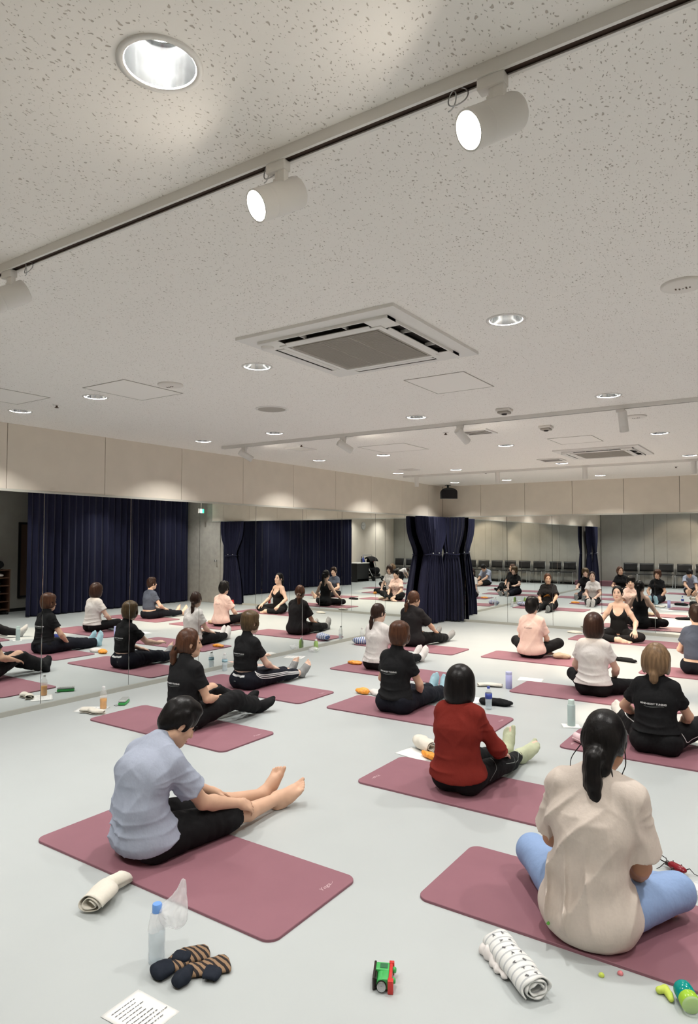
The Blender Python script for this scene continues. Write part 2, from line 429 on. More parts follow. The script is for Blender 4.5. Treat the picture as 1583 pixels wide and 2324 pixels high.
def spot_head(loc, d, label, lit, group, rad=0.043, ln=0.155, power=0, angle=60, stem=0.045, dx=0.0):
    """loc: adapter point on the track underside; d: beam direction"""
    t = thing('track_spotlight', label, 'spotlight', loc, 0, group)
    bm = bmesh.new()
    bx(bm, -0.032, 0.032, -0.015, 0.015, -0.028, 0.0, 0, 0.003)
    bx(bm, 0.004, 0.030, -0.010, 0.010, -0.062, -0.024, 0, 0.004)
    obj('track_adapter', bm, M['white'], t, auto=35)
    bm = bmesh.new(); tube(bm, [(0, 0, -0.026), (0, 0, -stem-0.01)], 0.009, 12); bx(bm, -0.013, 0.013, -0.008, 0.008, -stem-0.028, -stem+0.002, 0, 0.003)
    obj('stem', bm, M['white'], t, auto=35)
    d = Vector(d).normalized()
    c = Vector((dx, 0, -stem-0.03-rad*0.55))
    mm = aim(c, d)
    h = ln/2
    bm = bmesh.new()
    lathe(bm, [(0.0, h), (rad*0.8, h), (rad*0.95, h-0.004), (rad, h-0.012), (rad, -h*0.35), (rad*1.0, -h*0.35-0.001), (rad*0.985, -h*0.35-0.002), (rad*0.985, -h*0.35-0.004), (rad, -h*0.35-0.005), (rad, -h), (rad*0.9, -h), (rad*0.86, -h+0.022), (0.0, -h+0.024)], 32, cap=False, mat=mm)
    obj('lamp_housing', bm, M['white'], t, smooth=False, auto=40)
    bm = bmesh.new(); lathe(bm, [(0.0, -h+0.006), (rad*0.84, -h+0.006), (rad*0.84, -h+0.012), (0.0, -h+0.012)], 28, cap=False, mat=mm)
    obj('lens', bm, M['lens_far'] if 'near' not in group else M['lens_warm'], t, auto=40)
    if power:
        l = light('spot_beam', 'SPOT', power, WARM, spot_size=R(angle), spot_blend=0.45, shadow_soft_size=0.03)
        lo = bpy.data.objects.new('spot_beam', l); COL.objects.link(lo); lo.parent = t
        lo.matrix_local = aim(c + d*(h+0.004), d)
    return t
gn = 'lit spotlights on the near track'
spot_head((-0.55, 1.38, H-0.028), (-0.48, -0.70, -0.50), 'lit white spotlight on the near track, rightmost and brightest', True, gn, 0.043, 0.145, SPOT_NEAR_W, 54)
spot_head((-1.165, 1.38, H-0.028), (-0.33, -0.79, -0.50), 'lit white spotlight on the near track, middle one above the air conditioner', True, gn, 0.043, 0.15, SPOT_NEAR_W, 54)
spot_head((-2.50, 1.38, H-0.028), (-0.40, -0.75, -0.50), 'lit white spotlight on the near track at the left picture edge', True, gn, 0.043, 0.145, SPOT_NEAR_W, 54)
gm = 'spotlights on the middle track'
for x, d, lb in ((-5.13, (0.42, 0.62, -0.42), 'white spotlight at the left end of the middle track, tilted down to the right'),
                 (-3.80, (0.40, 0.70, -0.40), 'white spotlight second from the left on the middle track'),
                 (-2.53, (0.24, 0.80, -0.55), 'white spotlight on the middle track in front of the square air vent'),
                 (-1.17, (0.02, 0.35, -0.90), 'white spotlight on the middle track hanging almost straight down')):
    spot_head((x, 5.53, H-0.028), d, lb, True, gm, 0.034, 0.165, SPOT_MID_W, 36, 0.05, 0.02)
gf = 'spotlights on the far track'
for x, lb in ((-5.24, 'white upright spotlight at the left end of the far track'), (-3.85, 'white upright spotlight second from left on the far track'),
              (-2.55, 'white upright spotlight third from left on the far track'), (-1.17, 'white upright spotlight on the far track at the right picture edge')):
    spot_head((x, 9.75, H-0.028), (0.0, 0.10, -1), lb, True, gf, 0.034, 0.17, SPOT_FAR_W, 96, 0.03)
# small wire loops that secure the near spots
for x, lb in ((-1.22, 'thin grey wire loop hooked on the near track beside the middle spotlight'), (-0.66, 'thin white wire loop hooked on the near track beside the brightest spotlight'), (-2.40, 'thin wire loop hooked on the near track by the leftmost spotlight')):
    bm = bmesh.new()
    tube(bm, [(0.018*math.sin(a)+0.004*a, 0.006*math.cos(a*1.5), -0.018-0.020*math.cos(a)) for a in np.linspace(0, 9.5, 40)], 0.0016, 6)
    o = obj('wire_loop', bm, M['metal'], None, smooth=True); o.location = (x, 1.38, H-0.030+0.004); setp(o, lb, 'wire', 'safety wires on the near track')

# cassette air conditioners
def cassette(cx, cy, label):
    t = thing('cassette_air_conditioner', label, 'air conditioner', (cx, cy, H), 0, 'ceiling cassette air conditioners')
    S = 0.475
    # panel frame with four slots, sitting 3 cm under the ceiling
    bm = bmesh.new()
    def ring(o, i, z0, z1):
        for a in ((-o, o, -o, -i), (-o, o, i, o), (-o, -i, -i, i), (i, o, -i, i)): bx(bm, a[0], a[1], a[2], a[3], z0, z1)
    ring(S, 0.395, -0.016, 0.0); 
    o1 = obj('panel_rim', bm, M['white'], t)
    bm = bmesh.new()
    k, s0, s1 = 0.265, 0.312, 0.388
    ring(0.395, s1, -0.030, -0.0); ring(s0, 0.283, -0.036, -0.0)
    for sx in (-1, 1):
        for sy in (-1, 1): bx(bm, min(sx*k, sx*0.395), max(sx*k, sx*0.395), min(sy*s0, sy*s1), max(sy*s0, sy*s1), -0.031, 0); bx(bm, min(sx*s0, sx*s1), max(sx*s0, sx*s1), min(sy*k, sy*s0), max(sy*k, sy*s0), -0.031, 0)
    obj('panel_face', bm, M['white'], t)
    for q in range(4):
        rm = Matrix.Rotation(q*math.pi/2, 4, 'Z')
        bm = bmesh.new(); bx(bm, -k+0.001, k-0.001, -s1+0.001, -s0-0.001, -0.007, -0.003, mat=rm); bx(bm, -k+0.001, k-0.001, -s0-0.003, -s0-0.001, -0.0295, -0.004, mat=rm); bx(bm, -k+0.001, k-0.001, -s1+0.001, -s1+0.003, -0.0285, -0.004, mat=rm); bx(bm, -k+0.001, -k+0.003, -s1+0.004, -s0-0.004, -0.0285, -0.004, mat=rm); bx(bm, k-0.003, k-0.001, -s1+0.004, -s0-0.004, -0.0285, -0.004, mat=rm); obj('outlet_recess', bm, M['dark'], t)
        bm = bmesh.new()
        tl = Matrix.Translation((0, -0.324 if q in (0, 1) else -0.345, -0.033 if q in (0, 1) else -0.030)) @ Matrix.Rotation(R(-25 if q in (0, 1) else -6), 4, 'X')
        vs = bx(bm, -k+0.008, k-0.008, -0.010 if q in (0, 1) else -0.028, 0.010 if q in (0, 1) else 0.028, -0.003, 0.003, 0, 0.002, mat=rm @ tl)
        for xx in (-0.13, 0.13): bx(bm, xx-0.002, xx+0.002, -s1+0.004, -s0-0.006, -0.026, -0.008, mat=rm)
        obj('air_flap', bm, M['white'], t)
    bm = bmesh.new(); bx(bm, -0.283, 0.283, -0.283, 0.283, -0.031, -0.026); gb = obj('intake_grille', bm, M['grille'], t)
    bm = bmesh.new(); g = 0.262; n = 46
    for i in range(n):
        y = -g + 2*g*(i+0.5)/n; bx(bm, -g, g, y-0.0028, y+0.0028, -0.036, -0.031)
    for x in (-g/3, g/3): bx(bm, x-0.003, x+0.003, -g, g, -0.037, -0.031)
    oo = obj('grille_bars', bm, M['grille'], gb); oo['kind'] = 'stuff'
    bm = bmesh.new(); lathe(bm, [(0.0, -0.048), (0.018, -0.047), (0.034, -0.041), (0.036, -0.030)], 20, cap=False, mat=Matrix.Translation((-0.38, -0.33, 0))); obj('sensor_dome', bm, M['white'], t, smooth=True)
    return t
cassette(-1.965, 3.03, 'white cassette air conditioner in the ceiling, nearest and largest one')
cassette(-1.965, 8.37, 'white cassette air conditioner in the ceiling far away near the back mirrors')

def hatch(x0, x1, y0, y1, label):
    t = thing('ceiling_hatch', label, 'hatch', ((x0+x1)/2, (y0+y1)/2, H), 0, 'ceiling inspection hatches')
    a, b = (x1-x0)/2, (y1-y0)/2; w = 0.006
    bm = bmesh.new()
    for q in ((-a, a, -b, -b+w), (-a, a, b-w, b), (-a, -a+w, -b+w, b-w), (a-w, a, -b+w, b-w)): bx(bm, *q, -0.003, 0.0)
    obj('hatch_frame', bm, M['grille'], t)
    bm = bmesh.new(); bx(bm, -a+w+0.001, a-w-0.001, -b+w+0.001, b-w-0.001, -0.0022, 0.0); obj('hatch_panel', bm, M['ceiling_plain'], t)
M['ceiling_plain'] = mat('plain_ceiling_board', (0.95, 0.915, 0.87), 0.95, spec=0.1)
hatch(-4.14, -3.69, 2.82, 3.33, 'square ceiling hatch left of the cassette air conditioner')
hatch(-5.08, -4.63, 2.40, 2.89, 'square ceiling hatch at the left picture edge')
hatch(-2.17, -1.74, 3.86, 4.36, 'square ceiling hatch just behind the near air conditioner')
hatch(-2.2, -1.75, 6.95, 7.45, 'square ceiling hatch before the far air conditioner')
hatch(-4.2, -3.6, 6.4, 7.0, 'square ceiling hatch beyond the middle track')

def disc(name, label, cat, x, y, r, prof, m, extra=None, group=None):
    t = thing(name, label, cat, (x, y, H), 0, group)
    bm = bmesh.new(); lathe(bm, prof, 36, cap=False); obj('cover', bm, m, t, smooth=True)
    if extra: extra(t)
    return t
def detector_marks(t):
    bm = bmesh.new()
    for i in range(5): bx(bm, -0.03+0.013*i, -0.024+0.013*i, -0.012+0.006*(i % 3), 0.004+0.006*(i % 2), -0.0195, -0.0175)
    obj('vent_marks', bm, M['brown_slot'], t)
det = [(0.085, 0.0), (0.085, -0.008), (0.078, -0.012), (0.05, -0.018), (0.0, -0.018)]
for x, y, lb in ((-0.39, 3.03, 'cream disc smoke detector on the ceiling at the right picture edge'), (-3.55, 3.09, 'cream disc smoke detector beside the ceiling hatch'), (-1.16, 6.08, 'cream disc smoke detector behind the rightmost middle spotlight')):
    disc('smoke_detector', lb, 'detector', x, y, 0.085, det, M['white_plastic'], detector_marks, 'smoke detectors')
def spk(t):
    bm = bmesh.new(); lathe(bm, [(0.112, -0.006), (0.0, -0.007)], 36, cap=False); obj('speaker_grille', bm, M['grille'], t, smooth=True)
disc('ceiling_speaker', 'round grey ceiling speaker grille between the tracks', 'speaker', -3.54, 4.13, 0.12, [(0.128, 0.0), (0.128, -0.005), (0.114, -0.008), (0.112, -0.005)], M['white'], spk)
for x, y, lb in ((-1.98, 5.17, 'small square ceiling sensor just before the middle track'), (-1.96, 6.17, 'small square ceiling sensor just behind the middle track')):
    t = thing('ceiling_sensor', lb, 'sensor', (x, y, H), 0, 'square ceiling sensors')
    bm = bmesh.new(); bx(bm, -0.055, 0.055, -0.055, 0.055, -0.022, 0, 0, 0.005); obj('sensor_base', bm, M['white_plastic'], t)
    bm = bmesh.new(); bx(bm, -0.045, 0.045, -0.045, 0.045, -0.040, -0.022, 0, 0.008); obj('sensor_window', bm, M['grille'], t)
    bm = bmesh.new(); lathe(bm, [(0.0, -0.050), (0.018, -0.048), (0.024, -0.040)], 16, cap=False); obj('sensor_eye', bm, M['dark'], t, smooth=True)
for x, y, lb in ((-4.85, 3.08, 'small dark sprinkler head near the left downlights'), (-4.62, 5.9, 'small dark sprinkler head left of the flat square vent'), (-2.9, 6.0, 'small dark sprinkler head beside the square air vent'), (-4.1, 9.9, 'small dark sprinkler head behind the far track'), (-1.5, 10.6, 'small dark sprinkler head near the back wall')):
    t = thing('sprinkler_head', lb, 'sprinkler', (x, y, H), 0, 'ceiling sprinklers')
    bm = bmesh.new(); lathe(bm, [(0.030, 0), (0.030, -0.003), (0.012, -0.006)], 20, cap=False); obj('escutcheon', bm, M['white'], t, smooth=True)
    bm = bmesh.new(); lathe(bm, [(0.008, -0.004), (0.008, -0.016), (0.016, -0.020), (0.016, -0.023), (0.0, -0.025)], 16, cap=False); obj('nozzle', bm, M['brown_slot'], t, smooth=True)
def vent(x, y, s, label, slats=True):
    t = thing('air_vent', label, 'vent', (x, y, H), 0, 'square ceiling air vents')
    bm = bmesh.new()
    for q in ((-s, s, -s, -s+0.03), (-s, s, s-0.03, s), (-s, -s+0.03, -s+0.03, s-0.03), (s-0.03, s, -s+0.03, s-0.03)): bx(bm, *q, -0.012, 0)
    obj('vent_frame', bm, M['white'], t)
    if slats:
        bm = bmesh.new(); bx(bm, -s+0.03, s-0.03, -s+0.03, s-0.03, -0.003, -0.001); obj('vent_recess', bm, M['brown_slot'], t)
        for i in range(4):
            yy = -s+0.05+i*(2*s-0.1)/3
            bm = bmesh.new(); bx(bm, -s+0.03, s-0.03, -0.019, 0.019, -0.002, 0.002, mat=Matrix.Translation((0, yy, -0.008)) @ Matrix.Rotation(R(25), 4, 'X')); obj('slat', bm, M['white'], t)
    else:
        bm = bmesh.new(); bx(bm, -s+0.03, s-0.03, -s+0.03, s-0.03, -0.008, -0.001); obj('vent_plate', bm, M['white_plastic'], t)
vent(-2.62, 6.12, 0.15, 'square slatted air vent behind the middle track'); vent(-4.82, 6.15, 0.13, 'flat square vent plate behind the middle track left end', False)
vent(-2.73, 8.81, 0.15, 'square slatted air vent beside the far air conditioner'); vent(-4.9, 8.9, 0.12, 'flat square vent plate before the far track left end', False)

# black loudspeaker hung in the far corner
t = thing('corner_loudspeaker', 'black arched loudspeaker hanging from the ceiling in the far corner', 'speaker', (-5.70, 11.88, H), R(40))
bm = bmesh.new()
prof = [(-0.165, 0.0), (-0.165, 0.13)] + [(-0.165*math.cos(a), 0.13+0.085*math.sin(a)) for a in np.linspace(0.2, math.pi-0.2, 9)] + [(0.165, 0.13), (0.165, 0.0)]
fr = [bm.verts.new((x, -0.09, z-0.27)) for x, z in prof]; bk = [bm.verts.new((x*0.8, 0.10, z*0.9-0.26)) for x, z in prof]
n = len(prof)
for i in range(n): bm.faces.new((fr[i], fr[(i+1) % n], bk[(i+1) % n], bk[i]))
bm.faces.new(fr); bm.faces.new(bk); obj('cabinet', bm, M['black_plastic'], t, auto=40)
bm = bmesh.new(); bx(bm, -0.15, 0.15, -0.096, -0.091, -0.262, -0.10, 0, 0.004); obj('front_grille', bm, M['charcoal_cloth'], t)
bm = bmesh.new(); tube(bm, [(0, 0, 0), (0, 0, -0.07)], 0.02, 12); bx(bm, -0.05, 0.05, -0.05, 0.05, -0.008, 0.0, 0, 0.002); obj('ceiling_bracket', bm, M['black_plastic'], t)
# exit sign
t = thing('exit_sign', 'green and white lit exit sign under the ceiling by the far door', 'sign', (0.62, 11.98, 2.30), R(70))
bm = bmesh.new(); bx(bm, -0.13, 0.13, -0.02, 0.02, -0.06, 0.06, 0, 0.004); bx(bm, -0.01, 0.01, -0.01, 0.01, 0.06, H-2.30); obj('sign_case', bm, M['white'], t)
M['exit_w'] = mat('lit_sign_white', (1, 1, 1), 0.4, emit=((0.85, 1.0, 0.95), 2.5)); M['exit_g'] = mat('lit_sign_green', (0, 0.4, 0.2), 0.4, emit=((0.05, 0.75, 0.4), 2.0))
for s in (-1, 1):
    bm = bmesh.new(); bx(bm, -0.12, 0.02, s*0.0205-0.0005, s*0.0205+0.0005, -0.05, 0.05); obj('sign_face', bm, M['exit_w'], t)
    bm = bmesh.new(); bx(bm, 0.02, 0.12, s*0.0205-0.0005, s*0.0205+0.0005, -0.05, 0.05); obj('sign_face', bm, M['exit_g'], t)

# ================================================================== curtains
def curtain(name, label, path, z0, z1, pleats, amp, tie=None, squeeze=0.3, group=None, nv=60, lean=0.0, parent=None, flare=0.9):
    """path: two world points of the base line; tie: height fraction where it is gathered"""
    a, b = Vector(path[0]+(0,)), Vector(path[1]+(0,)); d = b-a; L = d.length; u = d.normalized(); nrm = Vector((-u.y, u.x, 0)); c = (a+b)/2
    nu = pleats*10; bm = bmesh.new(); rows = []
    rnd = random.Random(int(abs(a.x*100)+abs(b.y*10)+pleats)); ph = [rnd.uniform(-0.6, 0.6) for _ in range(pleats+2)]; am = [rnd.uniform(0.55, 1.2) for _ in range(pleats+2)]
    for j in range(nv+1):
        v = j/nv; z = z1-(z1-z0)*v
        if tie:
            if v < tie: w = 1-(1-squeeze)*(0.5-0.5*math.cos(math.pi*(v/tie)**1.7))
            else: w = squeeze+(flare-squeeze)*(math.sin(math.pi/2*min(1, (v-tie)/(1-tie)))**0.75)
            off = lean*math.exp(-((v-tie)/0.28)**2)
        else: w = 1.0; off = 0
        row = []
        for i in range(nu+1):
            s = i/nu; k = min(int(s*pleats), pleats); fr_ = s*pleats-k
            aa = amp*(am[k]*(1-fr_)+am[k+1]*fr_)*(0.75+0.35*v); pp = ph[k]*(1-fr_)+ph[k+1]*fr_
            y = aa*math.sin(2*math.pi*s*pleats+pp) + 0.25*aa*math.sin(2*math.pi*s*pleats*0.37+3*v)
            x = (s-0.5)*L*w + off*L + 0.25*aa*math.sin(4*math.pi*s*pleats+pp)
            row.append(bm.verts.new(c + u*x + nrm*y*(1 if not tie else (0.55+0.6*w)) + Vector((0, 0, z))))
        rows.append(row)
    for r0, r1 in zip(rows[:-1], rows[1:]):
        for i in range(nu): bm.faces.new((r0[i], r0[i+1], r1[i+1], r1[i]))
    o = obj('drape' if parent is not None else name, bm, M['navy'], parent, smooth=True)
    md = o.modifiers.new('thick', 'SOLIDIFY'); md.thickness = 0.004; md.offset = 0
    return o
def full_curtain(label, path, z1, pleats, amp, group=None):
    t = thing('stage_curtain', label, 'curtain', (0, 0, 0), 0, group)
    curtain('drape', None, path, 0.015, z1, pleats, amp, parent=t)
    a, b = path
    bm = bmesh.new(); tube(bm, [(a[0], a[1], z1+0.03), (b[0], b[1], z1+0.03)], 0.014, 8); obj('curtain_rail', bm, M['black_plastic'], t)
    return t
full_curtain('long navy curtain drawn along the right side, seen in the left mirror', ((1.13, 7.72), (1.20, 12.10)), H-0.05, 26, 0.055)
full_curtain('navy curtain beside the desk, seen in the mirrors beyond the man', ((1.77, 6.85), (1.12, 4.85)), H-0.05, 13, 0.05)
def tied(label, path, tie, sq, pleats, amp, lean, z1=ZT, flare=0.9):
    t = thing('tied_curtain', label, 'curtain', (0, 0, 0), 0, 'navy curtains gathered with tiebacks')
    curtain('drape', None, path, 0.02, z1, pleats, amp, tie, sq, parent=t, lean=lean, nv=80, flare=flare)
    a, b = Vector(path[0]+(0,)), Vector(path[1]+(0,)); u = (b-a).normalized(); L = (b-a).length; c = (a+b)/2 + u*lean*L; nrm = Vector((-u.y, u.x, 0)); zt = z1-(z1-0.02)*tie
    w = L*sq*0.56; dd = amp*1.05
    bm = bmesh.new(); tube(bm, [c+u*w*math.cos(q)+nrm*dd*math.sin(q)+Vector((0, 0, zt+0.01*math.sin(q*2))) for q in np.linspace(0, 2*math.pi, 33)], 0.014, 8, cap=False); obj('tieback', bm, M['navy'], t, smooth=True)
    bm = bmesh.new()
    for q in (-0.5, 0.35):
        lathe(bm, [(0.0, -0.012), (0.012, -0.008), (0.014, 0), (0.012, 0.008), (0, 0.012)], 10, cap=False, mat=Matrix.Translation(c+u*w*q-nrm*(dd+0.01)+Vector((0, 0, zt+0.03))))
    obj('tie_toggle', bm, M['metal'], t, smooth=True)
    return t
tied('navy tied-back curtain hanging on the left mirror wall in the far corner', ((-5.85, 10.92), (-5.85, 11.98)), 0.36, 0.50, 10, 0.07, 0.07)
tied('navy tied-back curtain hanging on the back mirror wall in the far corner', ((-5.93, 12.04), (-5.45, 12.10)), 0.36, 0.58, 6, 0.05, -0.05)
tied('navy tied-back curtain at the right end of the back mirrors', ((-0.66, 12.165), (0.06, 12.12)), 0.42, 0.44, 8, 0.030, 0.05, flare=0.88)
tied('navy tied-back curtain on the left wall near the rear corner, front half', ((-5.86, 0.55), (-5.86, 1.2)), 0.45, 0.4, 7, 0.06, 0.0)
tied('navy tied-back curtain on the left wall near the rear corner, far half', ((-5.86, 1.28), (-5.86, 1.95)), 0.45, 0.4, 7, 0.06, 0.0)

# ================================================================== bodies: smooth-blended solids turned into one continuous surface
F32 = np.float32
class Field:
    def __init__(s, h): s.h = h; s.pr = []; s.post = []
    def cone(s, a, b, ra, rb, k=0.02, sub=False, cap=None):
        """tapered limb from a to b; cap=(flat_end_b) cuts it flat at b"""
        a = np.array(a, float); b = np.array(b, float); m = max(ra, rb)
        ab = b-a; L2 = max(float(ab@ab), 1e-9); un = ab/math.sqrt(L2)
        def f(X, Y, Z):
            px, py, pz = X-a[0], Y-a[1], Z-a[2]
            t = np.clip((px*ab[0]+py*ab[1]+pz*ab[2])/L2, 0, 1)
            d = np.sqrt((px-t*ab[0])**2+(py-t*ab[1])**2+(pz-t*ab[2])**2) - (ra+(rb-ra)*t)
            if cap: d = np.maximum(d, (X-b[0])*un[0]+(Y-b[1])*un[1]+(Z-b[2])*un[2])
            return d
        s.pr.append((np.minimum(a, b)-m, np.maximum(a, b)+m, f, k, sub)); return s
    def chain(s, pts, rs, k=0.015, sub=False):
        for i in range(len(pts)-1): s.cone(pts[i], pts[i+1], rs[i], rs[i+1], k, sub)
        return s
    def ell(s, c, r, rot=None, k=0.02, sub=False):
        c = np.array(c, float); r = np.array(r, float); m = float(r.max()); mn = float(r.min())
        Q = np.eye(3) if rot is None else np.array(rot).T
        def f(X, Y, Z):
            p = [X-c[0], Y-c[1], Z-c[2]]
            q = [(Q[i][0]*p[0]+Q[i][1]*p[1]+Q[i][2]*p[2]) for i in range(3)]
            k0 = np.sqrt((q[0]/r[0])**2+(q[1]/r[1])**2+(q[2]/r[2])**2)
            k1 = np.sqrt((q[0]/r[0]**2)**2+(q[1]/r[1]**2)**2+(q[2]/r[2]**2)**2)
            return k0*(k0-1)/np.maximum(k1, 1e-6)
        s.pr.append((c-m, c+m, f, k, sub)); return s
    def seg(s, a, b, u, ra, rb, k=0.03):
        """elliptical torso segment; ra, rb = (side radius, depth radius); u = side axis"""
        a = np.array(a, float); b = np.array(b, float); u = np.array(u, float); u /= np.linalg.norm(u)
        ab = b-a; L2 = float(ab@ab); w = np.cross(ab/math.sqrt(L2), u); w /= np.linalg.norm(w); ax = np.cross(u, w)
        m = max(ra[0], rb[0])
        def f(X, Y, Z):
            px, py, pz = X-a[0], Y-a[1], Z-a[2]
            t = np.clip((px*ab[0]+py*ab[1]+pz*ab[2])/L2, 0, 1)
            qx, qy, qz = px-t*ab[0], py-t*ab[1], pz-t*ab[2]
            ru = ra[0]+(rb[0]-ra[0])*t; rw = ra[1]+(rb[1]-ra[1])*t
            du = qx*u[0]+qy*u[1]+qz*u[2]; dw = qx*w[0]+qy*w[1]+qz*w[2]; da = qx*ax[0]+qy*ax[1]+qz*ax[2]
            k0 = np.sqrt((du/ru)**2+(dw/rw)**2+(da/rw)**2)
            k1 = np.sqrt((du/ru**2)**2+(dw/rw**2)**2+(da/rw**2)**2)
            return k0*(k0-1)/np.maximum(k1, 1e-6)
        s.pr.append((np.minimum(a, b)-m, np.maximum(a, b)+m, f, k, False)); return s
    def mesh(s):
        h = s.h
        lo = np.min([p[0] for p in s.pr if not p[4]], axis=0)-4*h-0.006; hi = np.max([p[1] for p in s.pr if not p[4]], axis=0)+4*h+0.006
        n = np.ceil((hi-lo)/h).astype(int)+1
        ax = [(lo[i]+h*np.arange(n[i])).astype(F32) for i in range(3)]
        v = np.full(n, 0.08, F32)
        for a, b, f, k, sub in s.pr:
            mg = k+3*h
            i0 = np.maximum(np.floor((a-mg-lo)/h).astype(int), 0); i1 = np.minimum(np.ceil((b+mg-lo)/h).astype(int)+1, n)
            if np.any(i1 <= i0): continue
            sl = tuple(slice(i0[q], i1[q]) for q in range(3))
            X = ax[0][sl[0]][:, None, None]; Y = ax[1][sl[1]][None, :, None]; Z = ax[2][sl[2]][None, None, :]
            d = f(X, Y, Z).astype(F32); c = v[sl]
            if sub:
                d = -d; hh = np.maximum(k-np.abs(c-d), 0)/k if k > 0 else 0
                v[sl] = np.maximum(c, d)+(hh*hh*k*0.25 if k > 0 else 0)
            else:
                hh = np.maximum(k-np.abs(c-d), 0)/k if k > 0 else 0
                v[sl] = np.minimum(c, d)-(hh*hh*k*0.25 if k > 0 else 0)
        X = ax[0][:, None, None]; Y = ax[1][None, :, None]; Z = ax[2][None, None, :]
        near = None
        for f in s.post: v = f(v, X, Y, Z)
        v[0] = v[-1] = 0.05; v[:, 0] = v[:, -1] = 0.05; v[:, :, 0] = v[:, :, -1] = 0.05
        return nets(v, lo, h)

def nets(v, lo, h):
    s = v < 0
    cnt = np.zeros(tuple(np.array(v.shape)-1), np.int8)
    for i in (0, 1):
        for j in (0, 1):
            for k in (0, 1):
                cnt += s[i:v.shape[0]-1+i, j:v.shape[1]-1+j, k:v.shape[2]-1+k]
    act = (cnt > 0) & (cnt < 8)
    idx = np.argwhere(act)
    if len(idx) == 0: return np.zeros((0, 3)), np.zeros((0, 4), int)
    cid = np.full(act.shape, -1, np.int32); cid[act] = np.arange(len(idx))
    off = np.array([(i, j, k) for i in (0, 1) for j in (0, 1) for k in (0, 1)])
    cv = np.stack([v[idx[:, 0]+o[0], idx[:, 1]+o[1], idx[:, 2]+o[2]] for o in off], 1)
    pos = np.zeros((len(idx), 3)); num = np.zeros(len(idx))
    for a in range(8):
        for b in range(a+1, 8):
            if np.abs(off[a]-off[b]).sum() != 1: continue
            m = (cv[:, a] < 0) != (cv[:, b] < 0)
            t = cv[m, a]/(cv[m, a]-cv[m, b])
            pos[m] += off[a]+(off[b]-off[a])*t[:, None]; num[m] += 1
    P = lo+h*(idx+pos/num[:, None])
    Q = []
    for ax in range(3):
        b, c = (ax+1) % 3, (ax+2) % 3
        sl0 = [slice(None)]*3; sl1 = [slice(None)]*3; sl0[ax] = slice(0, -1); sl1[ax] = slice(1, None)
        s0, s1 = s[tuple(sl0)], s[tuple(sl1)]
        e = np.argwhere(s0 != s1)
        ok = (e[:, b] > 0) & (e[:, c] > 0) & (e[:, b] < v.shape[b]-1) & (e[:, c] < v.shape[c]-1); e = e[ok]
        def cell(db, dc):
            q = e.copy(); q[:, b] -= db; q[:, c] -= dc
            return cid[q[:, 0], q[:, 1], q[:, 2]]
        f = np.stack([cell(1, 1), cell(0, 1), cell(0, 0), cell(1, 0)], 1)
        inside = s0[e[:, 0], e[:, 1], e[:, 2]]
        f[~inside] = f[~inside][:, ::-1]
        Q.append(f)
    return P, np.concatenate(Q)

def smooth_mesh(P, Q, it=1, w=0.5):
    for _ in range(it):
        S = np.zeros_like(P); N = np.zeros(len(P))
        for a, b in ((0, 1), (1, 2), (2, 3), (3, 0)):
            for i, j in ((a, b), (b, a)):
                np.add.at(S, Q[:, i], P[Q[:, j]]) if False else None
                for c in range(3): S[:, c] += np.bincount(Q[:, i], P[Q[:, j], c], len(P))
                N += np.bincount(Q[:, i], minlength=len(P))
        P = P+(S/np.maximum(N, 1)[:, None]-P)*w
    return P

def qmesh(name, P, Q):
    me = bpy.data.meshes.new(name)
    me.vertices.add(len(P)); me.vertices.foreach_set('co', np.asarray(P, F32).ravel())
    me.loops.add(len(Q)*4); me.loops.foreach_set('vertex_index', Q.astype(np.int32).ravel())
    me.polygons.add(len(Q)); me.polygons.foreach_set('loop_start', np.arange(0, len(Q)*4, 4, dtype=np.int32))
    me.polygons.foreach_set('use_smooth', np.ones(len(Q), bool))
    me.update(calc_edges=True); me.validate()
    return me

def solid(name, fld, m, parent, it=1, xf=None):
    P, Q = fld.mesh()
    if it: P = smooth_mesh(P, Q, it)
    if xf is not None:
        A = np.array(xf); P = P @ A[:3, :3].T + A[:3, 3]
    return link(name, qmesh(name, P, Q), m, parent)

_rw = np.random.RandomState(3)
_WD = _rw.normal(size=(10, 3)); _WD /= np.linalg.norm(_WD, axis=1)[:, None]; _WP = _rw.uniform(0, 6.28, 10); _WF = _rw.uniform(0.6, 1.7, 10)
def wav(X, Y, Z, fr, st=(1, 1, 1), n=7, seed=0):
    """smooth pseudo-noise in about -1..1"""
    r = 0
    for i in range(n):
        j = (i+seed) % 10; d = _WD[j]*np.array(st)*fr*_WF[(i*3+seed) % 10]
        r = r+np.sin(d[0]*X+d[1]*Y+d[2]*Z+_WP[(i*2+seed) % 10]+seed)
    return r/(0.55*n)

def ground(y_edge, yb_edge=-9):
    """mat top at z=0 inside the mat, floor 1 cm lower outside"""
    def f(v, X, Y, Z):
        g = np.where((Y < y_edge) & (Y > yb_edge), 0.0015, -0.0085)
        return np.maximum(v, (g-Z).astype(F32))
    return f

def V3(*a): return np.array(a, float)
def unit(a): a = np.array(a, float); return a/np.linalg.norm(a)
def ik(S, W, l1, l2, pole):
    S = V3(*S); W = V3(*W); d = W-S; L = np.linalg.norm(d); mx = (l1+l2)*0.999
    if L > mx: W = S+d/L*mx; d = W-S; L = mx
    u = d/L; a = (l1*l1-l2*l2+L*L)/(2*L); hh = math.sqrt(max(l1*l1-a*a, 0)); p = V3(*pole); p = p-u*(p@u); p = unit(p)
    return S+u*a+p*hh, W

